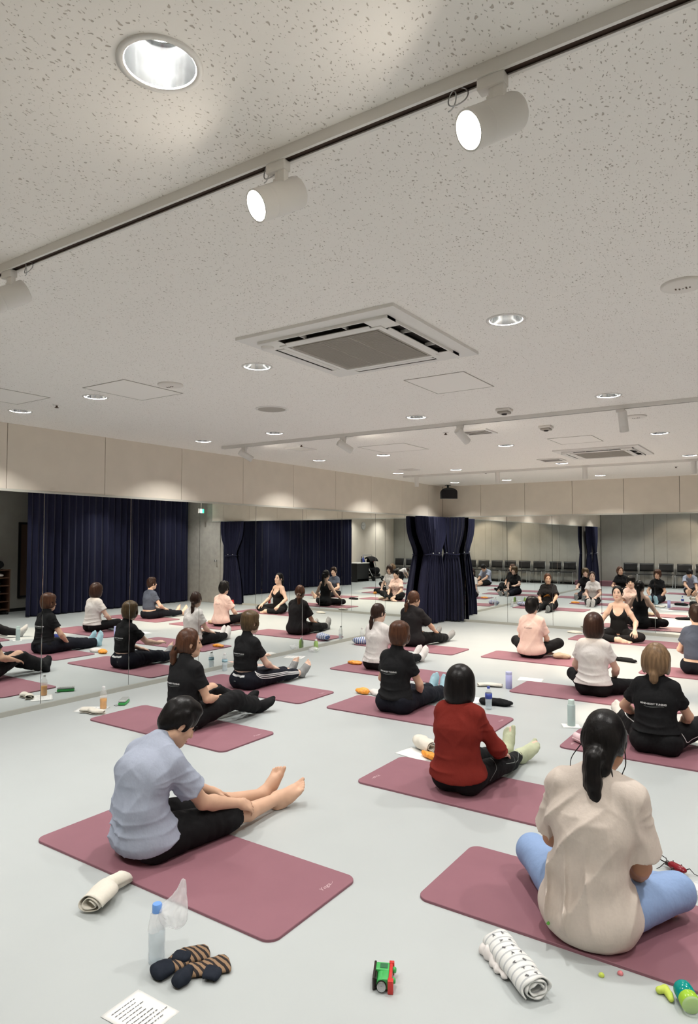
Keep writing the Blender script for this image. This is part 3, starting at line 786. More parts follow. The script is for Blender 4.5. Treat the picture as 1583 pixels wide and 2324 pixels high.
def hand(F, w, d, n, side, sc=1.0, curl=0.5, k=0.006, fr=0.0078, spread=0.12):
    """side=+1 right hand, -1 left; w wrist, d finger direction, n back-of-hand normal"""
    d = unit(d); n = V3(*n); n = unit(n-d*(n@d)); th = np.cross(n, d)*side
    P = lambda a, b, c: w+(d*a+th*b+n*c)*sc
    F.cone(w, P(0.03, 0.012, 0), 0.025*sc, 0.023*sc, 0.012); F.cone(w, P(0.03, -0.014, 0), 0.024*sc, 0.020*sc, 0.012)
    for b, ra in ((0.027, 0.0135), (0.009, 0.0138), (-0.010, 0.013), (-0.027, 0.0118)):
        F.cone(P(0.02, b*0.75, 0), P(0.078 if abs(b) < 0.02 else 0.072, b, 0), 0.0145*sc, ra*sc*0.82, 0.010)
    for i, (b, L) in enumerate(((0.028, 0.068), (0.0095, 0.076), (-0.0095, 0.070), (-0.028, 0.054))):
        base = P(0.074 if abs(b) < 0.02 else 0.068, b, 0.0); a0 = curl*(0.35+0.08*i); sp = (1.5-i)*spread*0.5
        q = base; ang = a0
        for l, r0, r1 in ((0.45, fr*1.06, fr), (0.30, fr, fr*0.92), (0.25, fr*0.92, fr*0.80)):
            dr = d*math.cos(ang)+th*sp-n*math.sin(ang); dr = unit(dr)
            q2 = q+dr*L*l*sc; F.cone(q, q2, r0*sc, r1*sc, k*0.5); q = q2; ang += curl*0.75
    q = P(0.022, 0.026, -0.006)
    for l, dr, r0, r1 in ((0.036, d*0.72+th*0.62-n*0.22, 0.0125, 0.0105), (0.030, d*0.85+th*0.38-n*0.28, 0.0100, 0.0092), (0.024, d*0.95+th*0.12-n*0.3, 0.0092, 0.0076)):
        q2 = q+unit(dr)*l*sc; F.cone(q, q2, r0*sc, r1*sc, k); q = q2

def foot(F, ank, toe, up, side, sc=1.0, e=0.0, toes=True, tabi=False):
    """ank ankle joint, toe direction (unit), up = top-of-foot normal hint, side=+1 right"""
    d = unit(toe); u = V3(*up); u = unit(u-d*(u@d)); l = np.cross(d, u)*side   # l: towards the little toe
    P = lambda a, b, c: ank+(d*a+l*b+u*c)*sc
    heel = P(-0.035, 0.0, -0.048)
    F.cone(ank, heel, (0.034+e)*sc, (0.031+e)*sc, 0.02); F.cone(heel, P(0.06, 0.004, -0.040), (0.030+e)*sc, (0.031+e)*sc, 0.02)
    F.cone(ank, P(0.09, -0.006, -0.030), (0.033+e)*sc, (0.026+e)*sc, 0.03)
    F.cone(P(0.06, -0.012, -0.038), P(0.125, -0.022, -0.044), (0.028+e)*sc, (0.020+e)*sc, 0.02)
    F.cone(P(0.05, 0.016, -0.042), P(0.110, 0.026, -0.048), (0.026+e)*sc, (0.017+e)*sc, 0.02)
    if toes:
        F.cone(P(0.12, -0.028, -0.044), P(0.168, -0.030, -0.044), (0.0145+e*0.5)*sc, (0.0115+e*0.5)*sc, 0.006)
        for i, (b, a1) in enumerate(((-0.007, 0.160), (0.009, 0.153), (0.023, 0.144), (0.036, 0.132))):
            F.cone(P(0.112-0.006*i, b*0.95, -0.046), P(a1, b, -0.045), 0.0108*sc, 0.0085*sc, 0.004)
    elif tabi:
        F.cone(P(0.12, -0.029, -0.044), P(0.165, -0.033, -0.042), (0.015+e)*sc, (0.0125+e)*sc, 0.008)
        F.cone(P(0.11, 0.008, -0.046), P(0.150, 0.006, -0.044), (0.019+e)*sc, (0.014+e)*sc, 0.012); F.cone(P(0.10, 0.024, -0.047), P(0.136, 0.025, -0.045), (0.016+e)*sc, (0.013+e)*sc, 0.012)
    else:
        F.cone(P(0.115, -0.018, -0.044), P(0.156, -0.016, -0.043), (0.020+e)*sc, (0.0145+e)*sc, 0.02); F.cone(P(0.105, 0.016, -0.047), P(0.140, 0.016, -0.045), (0.018+e)*sc, (0.0135+e)*sc, 0.02)

def headmat(c, yaw, pitch, roll, s):
    m = Matrix.Translation(Vector(c)) @ Matrix.Rotation(R(yaw), 4, 'Z') @ Matrix.Rotation(R(-pitch), 4, 'X') @ Matrix.Rotation(R(roll), 4, 'Y') @ Matrix.Scale(s, 4)
    return np.array(m)

def head_solids(F, Hm, s, fem=True):
    T = lambda p: (Hm @ np.array([*p, 1.0]))[:3]; RR = Hm[:3, :3]/s
    E = lambda c, r, k=0.02, sub=False: F.ell(T(c), np.array(r)*s, RR, k*s, sub)
    C = lambda a, b, ra, rb, k=0.012, sub=False: F.cone(T(a), T(b), ra*s, rb*s, k*s, sub)
    E((0, -0.014, 0.028), (0.074, 0.092, 0.088)); E((0, 0.028, -0.035), (0.060, 0.060, 0.078), 0.03)
    E((0, 0.055, -0.090), (0.030 if fem else 0.034, 0.028, 0.024), 0.035); C((-0.048, 0.0, -0.065), (0, 0.055, -0.095), 0.024, 0.022, 0.03); C((0.048, 0.0, -0.065), (0, 0.055, -0.095), 0.024, 0.022, 0.03)
    for x in (-1, 1):
        E((x*0.034, 0.060, -0.035), (0.026, 0.022, 0.024), 0.02)
        E((x*0.032, 0.097, 0.002), (0.019, 0.014, 0.011), 0.015, True)
        E((x*0.075, -0.004, -0.014), (0.008, 0.019, 0.030), 0.008); E((x*0.083, 0.003, -0.010), (0.006, 0.010, 0.016), 0.004, True)
    C((0, 0.086, 0.004), (0, 0.104, -0.036), 0.008, 0.0115, 0.014); E((0.011, 0.092, -0.040), (0.008, 0.009, 0.007), 0.008); E((-0.011, 0.092, -0.040), (0.008, 0.009, 0.007), 0.008)
    E((0, 0.086, -0.070), (0.020, 0.010, 0.010), 0.012)

def face_parts(parent, Hm, s, brow, smile=False):
    T = lambda p: (Hm @ np.array([*p, 1.0]))[:3]
    for x in (-1, 1):
        bm = bmesh.new(); bmesh.ops.create_icosphere(bm, subdivisions=2, radius=1.0)
        bmesh.ops.transform(bm, matrix=Matrix(Hm.tolist()) @ Matrix.Translation((x*0.032, 0.079, 0.001)) @ Matrix.Diagonal((0.0135, 0.0095, 0.0058, 1)), verts=bm.verts)
        obj('eye', bm, M['eye'], parent, smooth=True)
        bm = bmesh.new()
        tube(bm, [T(p) for p in ((x*0.014, 0.0935, 0.018), (x*0.026, 0.0925, 0.0225), (x*0.040, 0.0865, 0.0225), (x*0.052, 0.076, 0.018))], [0.002*s, 0.003*s, 0.0026*s, 0.001*s], 6)
        obj('eyebrow', bm, brow, parent, smooth=True)
    bm = bmesh.new()
    tube(bm, [T(p) for p in ((-0.024, 0.083, -0.068), (-0.011, 0.095, -0.070), (0, 0.0975, -0.0705), (0.011, 0.095, -0.070), (0.024, 0.083, -0.068))], [0.002*s, 0.0055*s, 0.0055*s, 0.0055*s, 0.002*s], 8)
    obj('lips', bm, M['lip'], parent, smooth=True)

def hair_solid(parent, m, Hm, s, style, h, pony=None, seed=0):
    F = Field(h/s)
    F.ell((0, -0.015, 0.030), (0.080, 0.098, 0.094) if style in ('pulled', 'loose') else (0.083, 0.101, 0.098))
    bangs = style in ('bob', 'short', 'short_m', 'bob_s')
    if style == 'short_m':
        F.ell((0, -0.058, -0.030), (0.068, 0.046, 0.062), None, 0.03)
        for x in (-1, 1): F.ell((x*0.073, -0.012, 0.012), (0.015, 0.052, 0.046), None, 0.02); F.ell((x*0.074, 0.022, -0.004), (0.010, 0.014, 0.028), None, 0.015)
        F.ell((0, 0.010, 0.098), (0.062, 0.075, 0.030), None, 0.03)
    elif style == 'short':
        F.ell((0, -0.055, -0.030), (0.074, 0.052, 0.075), None, 0.03)
        for x in (-1, 1): F.ell((x*0.074, -0.002, 0.0), (0.016, 0.055, 0.055), None, 0.02)
        F.ell((0, 0.0, 0.085), (0.070, 0.085, 0.040), None, 0.03)
    elif style == 'bob_s':
        F.ell((0, -0.035, 0.0), (0.096, 0.086, 0.098), None, 0.02); F.ell((0, -0.050, -0.065), (0.068, 0.048, 0.045), None, 0.03)
        for x in (-1, 1): F.ell((x*0.072, 0.005, -0.015), (0.018, 0.058, 0.072), None, 0.02)
        F.ell((0, -0.01, 0.07), (0.088, 0.100, 0.058), None, 0.03)
    elif style == 'bob':
        F.ell((0, -0.016, 0.010), (0.097, 0.112, 0.118), None, 0.02); F.ell((0, -0.022, -0.075), (0.098, 0.098, 0.085), None, 0.05)
        F.cone((0, -0.03, -0.17), (0, -0.03, -0.145), 0.2, 0.2, 0.0, True) if False else None
    elif style == 'pulled':
        F.ell((0, -0.060, -0.015), (0.070, 0.050, 0.065), None, 0.03)
        for x in (-1, 1): F.ell((x*0.070, -0.015, -0.005), (0.014, 0.060, 0.050), None, 0.02)
    elif style == 'loose':
        F.ell((0, -0.055, -0.020), (0.080, 0.060, 0.085), None, 0.03)
        for x in (-1, 1): F.ell((x*0.072, -0.012, -0.015), (0.018, 0.062, 0.075), None, 0.02)
    fz = -0.040 if bangs else -0.010
    F.ell((0, 0.112, fz), (0.066, 0.072, 0.078 if bangs else 0.098), None, 0.012 if bangs else 0.03, True)
    if style not in ('bob',):
        for x in (-1, 1): F.ell((x*0.083, 0.004, -0.022), (0.016, 0.018, 0.026), None, 0.008, True)
    F.cone((0, 0.02, -0.10), (0, 0.03, -0.20), 0.062, 0.062, 0.01, True)
    if style == 'bob': F.post.append(lambda v, X, Y, Z: np.maximum(v, (-0.138-0.10*Y-Z).astype(F32)))
    for pts, rs in (pony or []): F.chain([V3(*p) for p in pts], rs, 0.012)
    def strands(v, X, Y, Z):
        az = np.arctan2(X, Y+0.03)
        a = 0.0012*np.sin(az*46+9*Z+2*np.sin(40*Z+seed))*np.clip((0.11-Z)/0.06, 0, 1)+0.0008*wav(X, Y, Z, 90, (1, 1, 0.25), seed=seed)
        if style in ('short_m', 'short'): a = a+0.0035*wav(X, Y, Z, 95, (1, 1, 0.5), seed=seed+2)
        return v+a.astype(F32)
    F.post.append(strands)
    return solid('hair', F, m, parent, 1, Hm)

def person(label, loc, rz, spec):
    g = spec.get; h = g('h', 0.0075); s = g('s', 1.0); fem = g('fem', True)
    t = thing('person', label, 'person', loc, rz, 'people sitting on yoga mats' if g('grp', True) else None)
    S = lambda p: V3(*p)*s
    sp = [S(p) for p in g('sp', ((0, 0, 0.10), (0, -0.02, 0.24), (0, -0.01, 0.38), (0, 0.0, 0.53)))]
    hc = S(g('head', (0, 0.045, 0.68))); hs = g('hs', 0.93); yaw, pitch, roll = g('hr', (0, 0, 0))
    Hm = headmat(hc, yaw, pitch, roll, hs)
    sw = g('sw', 0.158)*s; ty = R(g('ty', 0)); ux = V3(math.cos(ty), math.sin(ty), 0)
    c7 = sp[3]; shc = c7+(sp[2]-c7)*0.36+V3(0, 0.01, 0)
    lift = g('sh_lift', (0, 0))
    sh = {1: shc+ux*sw+V3(0, 0, lift[0]), -1: shc-ux*sw+V3(0, 0, lift[1])}
    l1, l2 = 0.255*s*g('al', 1), 0.225*s*g('al', 1)
    arms = {}
    for sd, key in ((1, 'R'), (-1, 'L')):
        wr, pole = g('arm'+key)[:2]; arms[sd] = ik(sh[sd], S(wr), l1, l2, pole)
    hip = {1: sp[0]+ux*0.085*s+V3(0, 0.03*s, -0.005), -1: sp[0]-ux*0.085*s+V3(0, 0.03*s, -0.005)}
    legs = {}
    for sd, key in ((1, 'R'), (-1, 'L')):
        kn, an, toe, up = g('leg'+key); legs[sd] = (S(kn), S(an), V3(*toe), V3(*up))
    y_edge, yb = g('edge', 0.42), g('bedge', -9)
    tw = g('tw', 1.0)*s*0.87; pw = g('tw', 1.0)*s*0.97
    def torso(F, e, k=0.05, low=True):
        rp, rw_, rc, rs_ = (0.150*pw+e, 0.105*s+e), (0.128*tw+e, 0.092*s+e), (0.140*tw+e, 0.098*s+e), (0.130*tw+e, 0.072*s+e)
        if low: F.seg(sp[0], sp[1], ux, rp, rw_, k)
        else: F.seg(sp[1]+(sp[0]-sp[1])*0.35, sp[1], ux, (0.135*tw+e, 0.095*s+e), rw_, k)
        F.seg(sp[1], sp[2], ux, rw_, rc, k); F.seg(sp[2], shc-V3(0, 0, 0.005), ux, rc, rs_, k)
        for sd in (1, -1):
            F.cone(shc+V3(0, 0, 0.010), sh[sd]-ux*sd*0.006, 0.046*s+e, 0.042*s+e*0.7, 0.04); F.cone(c7+V3(0, 0.005, 0.015), shc+ux*sd*sw*0.75+V3(0, 0, 0.008), 0.034*s+e, 0.036*s+e, 0.03)
            F.cone(sp[2]+ux*sd*0.09*tw, sh[sd]-ux*sd*0.01, 0.045*s+e, 0.044*s+e, 0.04)
            if fem: F.ell(sp[2]+ux*sd*0.058*s+V3(0, 0.075*s, -0.015*s), (0.052*s+e, 0.048*s+e, 0.052*s+e), None, 0.04)
    def pelvis(F, e, k=0.04):
        F.seg(sp[0]+V3(0, 0, -0.01), sp[0]+(sp[1]-sp[0])*0.6, ux, (0.140*pw+e, 0.095*s+e), (0.130*tw+e, 0.092*s+e), k)
        for sd in (1, -1):
            F.ell(sp[0]+ux*sd*0.072*pw+V3(0, -0.030*s, -0.012*s), (0.092*s+e, 0.105*s+e, 0.092*s+e), None, 0.04)
    def limbs(F, e, kk=0.03, upto=1.0, lo=1.0):
        for sd in (1, -1):
            kn, an, td, up = legs[sd]
            F.cone(hip[sd], kn, 0.080*s*g('lw', 1)+e, 0.056*s*g('lw', 1)+e, kk)
            if upto >= 1.0:
                calf = kn+(an-kn)*0.32; b = unit(an-kn); dn = V3(0, 0, -1)-b*(-b[2]); dn = dn*0.012*s
                F.cone(kn, calf+dn, 0.052*s*g('lw', 1)+e, 0.050*s*g('lw', 1)+e, 0.03)
                if lo >= 1: F.cone(calf+dn, an, 0.050*s*g('lw', 1)+e, 0.034*s+e, 0.02)
                else: F.cone(calf+dn, kn+(an-kn)*lo, 0.050*s*g('lw', 1)+e, (0.050-0.016*(lo-0.32)/0.68)*s+e+g('flare', 0.0), 0.02, cap=True)
    # ---- the body
    B = Field(h)
    torso(B, -0.004); pelvis(B, -0.006); limbs(B, -0.002)
    nb = c7+V3(0, 0.005, 0.005); nt = (Hm @ np.array([0, -0.018, -0.055, 1]))[:3]
    B.cone(nb, nt, 0.050*s, 0.047*s, 0.03)
    for sd, key in ((1, 'R'), (-1, 'L')):
        E_, W_ = arms[sd]; aw = g('aw', 1)*s*0.95
        B.cone(sh[sd], sh[sd]+(E_-sh[sd])*0.45, 0.042*aw, 0.041*aw, 0.03); B.cone(sh[sd]+(E_-sh[sd])*0.45, E_, 0.041*aw, 0.033*aw, 0.02)
        fm = E_+(W_-E_)*0.28; B.cone(E_, fm, 0.034*aw, 0.036*aw, 0.02); B.cone(fm, W_, 0.036*aw, 0.0225*aw, 0.02)
        hd = g('arm'+key)[2]; hn = g('arm'+key)[3]; cu = g('arm'+key)[4] if len(g('arm'+key)) > 4 else 0.5
        hand(B, W_, hd, hn, sd, g('hands', 0.95)*s, cu, fr=max(0.0078, h*1.0))
        kn, an, td, up = legs[sd]
        foot(B, an, td, up, sd, s*g('fs', 1), 0.0, toes=g('bare', False))
    head_solids(B, Hm, hs, fem)
    B.post.append(ground(y_edge, yb))
    body = solid('body', B, M[g('skin', 'skin')], t, 1)
    # ---- trousers / shorts
    e = g('te', 0.010); Tf = Field(h)
    pelvis(Tf, e); limbs(Tf, e, 0.03, g('upto', 1.0), g('lo', 0.86))
    if g('upto', 1.0) < 1.0:
        for sd in (1, -1):
            kn = legs[sd][0]; Tf.cone(hip[sd], hip[sd]+(kn-hip[sd])*0.97, 0.090*s+e, 0.066*s+e, 0.03, cap=True)
            a = hip[sd]+(kn-hip[sd])*0.90; b = hip[sd]+(kn-hip[sd])*1.12; Tf.cone(a, b, 0.050*s, 0.060*s, 0.004, True)
        Tf.pr = [p for p in Tf.pr]
    wst = sp[0]+(sp[1]-sp[0])*g('waist', 0.75)
    ta = unit(sp[1]-sp[0])
    Tf.post.append(lambda v, X, Y, Z: np.maximum(v, ((X-wst[0])*ta[0]+(Y-wst[1])*ta[1]+(Z-wst[2])*ta[2]).astype(F32)))
    wr_a = g('twr', 0.0025)
    def fold_t(v, X, Y, Z):
        a = wr_a*wav(X, Y, Z, 55, (0.7, 1.0, 1.3), seed=1)+wr_a*0.6*wav(X, Y, Z, 120, (1, 1, 0.8), seed=4)
        return (v+a).astype(F32)
    if wr_a: Tf.post.append(fold_t)
    Tf.post.append(ground(y_edge, yb))
    trs = solid(g('tname', 'trousers'), Tf, M[g('tm', 'black_cloth')], t, 1)
    # ---- top
    e = g('se', 0.013); U = Field(h)
    tank = g('tank', False)
    torso(U, e, 0.05, g('long', True))
    hem = g('hem', 0.06)*s; hy = g('hem_tilt', 0.0)
    if g('long', True):
        U.ell(sp[0]+V3(0, -0.034*s, -0.002*s), (0.166*pw+e, 0.118*s+e+0.006, 0.108*s+e), None, 0.06)
    if not tank:
        sl = g('sleeve', 0.62)
        for sd in (1, -1):
            E_, W_ = arms[sd]; aw = g('aw', 1)*s*0.95
            if sl <= 1:
                q = sh[sd]+(E_-sh[sd])*sl
                U.cone(sh[sd], q, 0.044*aw+e*0.8, 0.046*aw+e*0.8+g('sflare', 0.006), 0.035, cap=True)
                U.cone(q-(q-sh[sd])*0.16, q+(q-sh[sd])*0.12, 0.036*aw, 0.043*aw+e*0.35+g('sflare', 0.006)*0.5, 0.003, True)
            else:
                U.cone(sh[sd], E_, 0.045*aw+e*0.7, 0.038*aw+e*0.8, 0.035); q = E_+(W_-E_)*(sl-1)
                U.cone(E_, q, 0.043*aw+e, 0.032*aw+e, 0.025, cap=True)
        if g('collar', 0):
            ch = g('collar', 0); cd = unit(nt-nb)
            U.cone(nb-cd*0.03, nb+cd*ch, 0.068*s, 0.060*s, 0.015, cap=True)
            U.cone(nb+cd*(ch-0.03), nb+cd*(ch+0.03), 0.051*s, 0.052*s, 0.003, True)
        else:
            cd = unit(nt-nb); U.ell(nb+cd*0.048+V3(0, 0.02, 0.0), (0.064*s, 0.070*s, 0.040), None, 0.006, True)
    else:
        U.ell(sp[3]+V3(0, 0.10*s, -0.055*s), (0.078*s, 0.115*s, 0.135*s), None, 0.006, True)
        U.ell(sp[3]+V3(0, -0.085*s, -0.01*s), (0.078*s, 0.075*s, 0.095*s), None, 0.006, True)
        U.ell(nb+V3(0, 0, 0.03), (0.075*s, 0.085*s, 0.055*s), None, 0.006, True)
        for sd in (1, -1): U.cone(sh[sd]+ux*sd*0.012+V3(0, 0, -0.075), sh[sd]+ux*sd*0.012+V3(0, 0, 0.06), 0.060*s, 0.075*s, 0.006, True)
    fold = g('fold', 'none'); fa = g('fa', 0.0035)
    def rdg(q, p=1.6): return (1-np.abs(np.sin(q*0.5)))**p*2-0.7
    def folds(v, X, Y, Z):
        zz = Z/s; xx = X/s; yy = Y/s
        a = 0.0022*wav(X, Y, Z, 38, seed=2)
        if fold in ('waist', 'both'):
            m = np.exp(-((zz-0.20)/0.10)**2); br = np.clip(0.6+0.7*wav(X, Y, Z, 16, seed=8), 0, 1.3)
            a = a-fa*m*br*rdg(zz*2*math.pi/0.055+2.4*wav(X, Y, Z, 13, seed=5)+3*xx)
            a = a-0.4*fa*(1-m)*br*rdg(xx*2*math.pi/0.11+zz*22+4.5*wav(X, Y, Z, 9, seed=1), 2.5)
        if fold in ('drape', 'both'):
            m = np.clip((0.56-zz)/0.22, 0, 1)*np.clip((0.20-np.abs(xx-sp[2][0]/s))/0.05, 0.15, 1)*np.clip((zz-0.02)/0.09, 0, 1); br = np.clip(0.5+0.8*wav(X, Y, Z, 12, seed=8), 0, 1.4); b2 = np.clip(0.3+0.9*wav(X, Y, Z, 13, seed=6), 0, 1.4)
            a = a-fa*m*br*rdg(xx*2*math.pi/0.095+zz*9+4.2*wav(X, Y, Z, 9, seed=7), 1.8)-fa*0.9*m*b2*rdg(xx*2*math.pi/0.14-zz*34+4.5*wav(X, Y, Z, 9, seed=3), 2.0)
        if fold in ('knit',):
            br = np.clip(0.5+0.8*wav(X, Y, Z, 12, seed=8), 0, 1.3)
            a = a-fa*br*np.exp(-((zz-0.17)/0.12)**2)*rdg(zz*2*math.pi/0.085+2.5*wav(X, Y, Z, 10, seed=6)-4*xx, 2.0)
        # creases that run from the armpits
        for sd in (1, -1):
            q = sh[sd]; dx = (X-q[0])*sd; dz = Z-q[2]+0.06*s; an = np.arctan2(dz, -dx+0.02); rr = np.sqrt(dx*dx+dz*dz)
            a = a-0.0024*np.exp(-((rr-0.09*s)/0.05)**2)*rdg(an*9+sd+1.5*wav(X, Y, Z, 20, seed=2), 1.6)
        a = a+0.0010*wav(X, Y, Z, 95, seed=9)
        return (v+a).astype(F32)
    U.post.append(folds)
    if g('long', True) and g('hem') is None: pass
    hm = g('hem', 0.06)*s
    U.post.append(lambda v, X, Y, Z: np.maximum(v, (hm+hy*Y-Z).astype(F32)))
    U.post.append(ground(y_edge, yb))
    top = solid(g('uname', 'shirt'), U, M[g('um', 'black_cloth')], t, 1)
    # ---- socks
    if g('socks'):
        for sd in (1, -1):
            kn, an, td, up = legs[sd]; So = Field(min(h, 0.006)); td_ = unit(td)
            foot(So, an, td, up, sd, s*g('fs', 1), 0.004, toes=g('sock_toes', False), tabi=g('tabi', False))
            if g('sock_h', 0.2): So.cone(an, an+(kn-an)*g('sock_h', 0.2), 0.038*s, (0.038+0.010*g('sock_h', 0.2))*s+0.003, 0.015, cap=True)
            if g('toeless'): So.post.append(lambda v, X, Y, Z, an=an, td_=td_: np.maximum(v, ((X-an[0])*td_[0]+(Y-an[1])*td_[1]+(Z-an[2])*td_[2]-0.118*s).astype(F32)))
            So.post.append(ground(y_edge, yb))
            solid('sock', So, M[g('socks')], t, 1)
    # ---- head
    Hh = Hm.copy(); Hh[:3, :3] *= g('hvol', 1.0)
    hair_solid(t, M[g('hairm', 'hair_black')], Hh, hs, g('hair', 'bob_s'), min(h, 0.006), g('pony'), g('seed', 0))
    face_parts(t, Hm, hs, M[g('hairm', 'hair_black')])
    return dict(t=t, body=body, top=top, trs=trs, Hm=Hm, legs=legs, arms=arms, sh=sh, hip=hip, sp=sp, s=s)

def bvh(o):
    me = o.data
    return BVHTree.FromPolygons([v.co.copy() for v in me.vertices], [tuple(p.vertices) for p in me.polygons])

def project(name, me, m, parent, tree, org, ex, ez, dr, off=0.0016):
    """lay a flat mesh (x, y) onto a cloth surface: rays start at org+ex*x+ez*y and run along dr"""
    org, ex, ez, dr = map(Vector, (org, ex, ez, dr)); keep = True
    for v in me.vertices:
        p = org+ex*v.co.x+ez*v.co.y; hit, nn, i, d = tree.ray_cast(p, dr, 1.0)
        v.co = (hit-dr*off) if hit is not None else p+dr*0.2
    me.update()
    return link(name, me, m, parent)

def text_mesh(txt, size, shear=0.0, bold=0.0, spacing=1.0):
    c = bpy.data.curves.new('lettering', 'FONT'); c.body = txt; c.size = size; c.align_x = 'CENTER'; c.align_y = 'CENTER'
    c.shear = shear; c.offset = bold; c.space_character = spacing; c.resolution_u = 2
    o = bpy.data.objects.new('lettering', c); COL.objects.link(o)
    dg = bpy.context.evaluated_depsgraph_get(); me = bpy.data.meshes.new_from_object(o.evaluated_get(dg))
    bpy.data.objects.remove(o); bpy.data.curves.remove(c)
    return me

def strip_mesh(x0, x1, w, bend=0.0, n=14):
    bm = bmesh.new(); a = []
    for i in range(n+1):
        q = i/n; x = x0+(x1-x0)*q; y = bend*math.sin(math.pi*q*1.6); ww = w*(0.35+0.65*math.sin(math.pi*q))
        a.append((bm.verts.new((x, y-ww/2, 0)), bm.verts.new((x, y+ww/2, 0))))
    for p, q in zip(a[:-1], a[1:]): bm.faces.new((p[0], q[0], q[1], p[1]))
    me = bpy.data.meshes.new('strip'); bm.to_mesh(me); bm.free(); return me

def back_print(p, txt='MIND-BODY TUNING', z=0.36, size=0.024, dx=0.0):
    tree = bvh(p['top']); s = p['s']
    project('back_lettering', text_mesh(txt, size*s, bold=0.0006), M['print_white'], p['top'], tree, (dx*s, -0.6, z*s), (1, 0, 0), (0, 0, 1), (0, 1, 0))
    project('back_underline', strip_mesh(-0.065*s, 0.075*s, 0.005*s, -0.004*s), M['print_grey'], p['top'], tree, (dx*s, -0.6, (z-0.018)*s), (1, 0, 0), (0, 0, 1), (0, 1, 0))

def ribbon(name, o, pts, w, m, parent, off=0.0018, n=40):
    """flat stripe following the nearest cloth surface through pts"""
    tree = bvh(o); P = [Vector(p) for p in pts]; seq = []
    for i in range(n+1):
        q = i/n*(len(P)-1); k = min(int(q), len(P)-2); f = q-k
        p0, p1, p2, p3 = P[max(k-1, 0)], P[k], P[k+1], P[min(k+2, len(P)-1)]
        c = 0.5*((2*p1)+(p2-p0)*f+(2*p0-5*p1+4*p2-p3)*f*f+(3*p1-p0-3*p2+p3)*f**3)
        l, nn, i_, d = tree.find_nearest(c); seq.append((l, nn))
    for _ in range(2):
        seq = [seq[0]]+[((seq[i-1][0]+seq[i][0]*2+seq[i+1][0])/4, (seq[i-1][1]+seq[i][1]*2+seq[i+1][1]).normalized()) for i in range(1, n)]+[seq[-1]]
    bm = bmesh.new(); a = []
    for i in range(n+1):
        l, nn = seq[i]; tg = (seq[min(i+1, n)][0]-seq[max(i-1, 0)][0]).normalized(); sd = nn.cross(tg).normalized(); row = []
        for q in (-0.5, 0.0, 0.5):
            z = l+sd*w*q; hit, n2, i_, d = tree.find_nearest(z); row.append(bm.verts.new(hit+n2*off))
        a.append(row)
    for p, q in zip(a[:-1], a[1:]):
        for j in range(2): bm.faces.new((p[j], q[j], q[j+1], p[j+1]))
    return obj(name, bm, m, parent, smooth=True)

# ================================================================== yoga mats
MT = 0.012
def yoga_mat(label, x0, y0, rot=0.0, logo='R', L=1.64, W=0.62, first=[None]):
    t = thing('yoga_mat', label, 'yoga mat', (x0+L/2, y0+W/2, 0), R(rot), 'mauve yoga mats')
    if first[0] is None:
        bm = bmesh.new(); rc = 0.055
        def loop(ins, z):
            r = max(rc-ins, 0.02); vs = []
            for cx, cy, a0 in ((L/2-rc, W/2-rc, 0), (-L/2+rc, W/2-rc, 90), (-L/2+rc, -W/2+rc, 180), (L/2-rc, -W/2+rc, 270)):
                for k in range(9):
                    a = R(a0+90*k/8); vs.append(bm.verts.new((cx+r*math.cos(a), cy+r*math.sin(a), z)))
            return vs
        l0 = loop(0, 0.0); l1 = loop(0, MT-0.002); l2 = loop(0.002, MT); l3 = loop(0.016, MT)
        n = len(l0)
        for a, b, mi in ((l0, l1, 1), (l1, l2, 2), (l2, l3, 2)):
            for i in range(n):
                f = bm.faces.new((a[i], a[(i+1) % n], b[(i+1) % n], b[i])); f.material_index = mi
        bm.faces.new(l3); f = bm.faces.new(l0); f.material_index = 1
        o = obj('mat_sheet', bm, [M['mat_top'], M['mat_edge'], M['mat_rim']], t); first[0] = [o.data, None]
        me = text_mesh('Yoga', 0.075, shear=0.35)
        bm = bmesh.new(); bm.from_mesh(me)
        tube(bm, [(0.05, -0.012, 0), (0.075, -0.022, 0), (0.10, -0.012, 0), (0.125, 0.006, 0)], 0.0016, 5)
        for v in bm.verts: v.co = Vector((v.co.x*0.50, v.co.y*0.42, v.co.z*0.2))
        me2 = bpy.data.meshes.new('mat_logo'); bm.to_mesh(me2); bm.free(); first[0][1] = me2
        M['logo'] = mat('faded_white_print', (0.62, 0.45, 0.46), 0.7)
    else:
        link('mat_sheet', first[0][0], None, t)
    if len(first[0][1].materials) == 0: first[0][1].materials.append(M['logo'])
    if logo:
        o = link('mat_logo', first[0][1], None, t)
        if logo == 'R': o.location = (L/2-0.075, W/2-0.16, MT+0.0006); o.rotation_euler = (0, 0, R(90))
        else: o.location = (-L/2+0.075, -W/2+0.15, MT+0.0006); o.rotation_euler = (0, 0, R(-90))
    return t
yoga_mat('mauve yoga mat under the man in the blue grey t-shirt', -3.41, 2.085)
yoga_mat('mauve yoga mat under the woman in sky blue leggings, at the lower right', -1.465, 2.71, 0, None)
yoga_mat('mauve yoga mat under the woman in the brick red sweater', -2.48, 3.755, 0, 'L')
yoga_mat('mauve yoga mat under the ponytailed woman in black behind the man, beside the tea bottle', -5.27, 3.70)
yoga_mat('mauve yoga mat under the woman in black trousers with white stripes', -5.72, 5.19)
yoga_mat('mauve yoga mat under the black-shirted woman with light blue socks', -3.80, 5.23, 0.8)
yoga_mat('mauve yoga mat under the white-shirted woman with a long ponytail', -4.88, 6.78, -1.0, None)
yoga_mat('mauve yoga mat under the woman in the charcoal t-shirt near the corner curtain', -5.69, 8.54, 0, None)
yoga_mat('mauve yoga mat under the short-haired woman in the pale pink t-shirt', -3.68, 8.63, 0, None)
yoga_mat('mauve yoga mat under the white-shirted woman with a dark brown bob', -2.61, 6.86, 0.8, None)
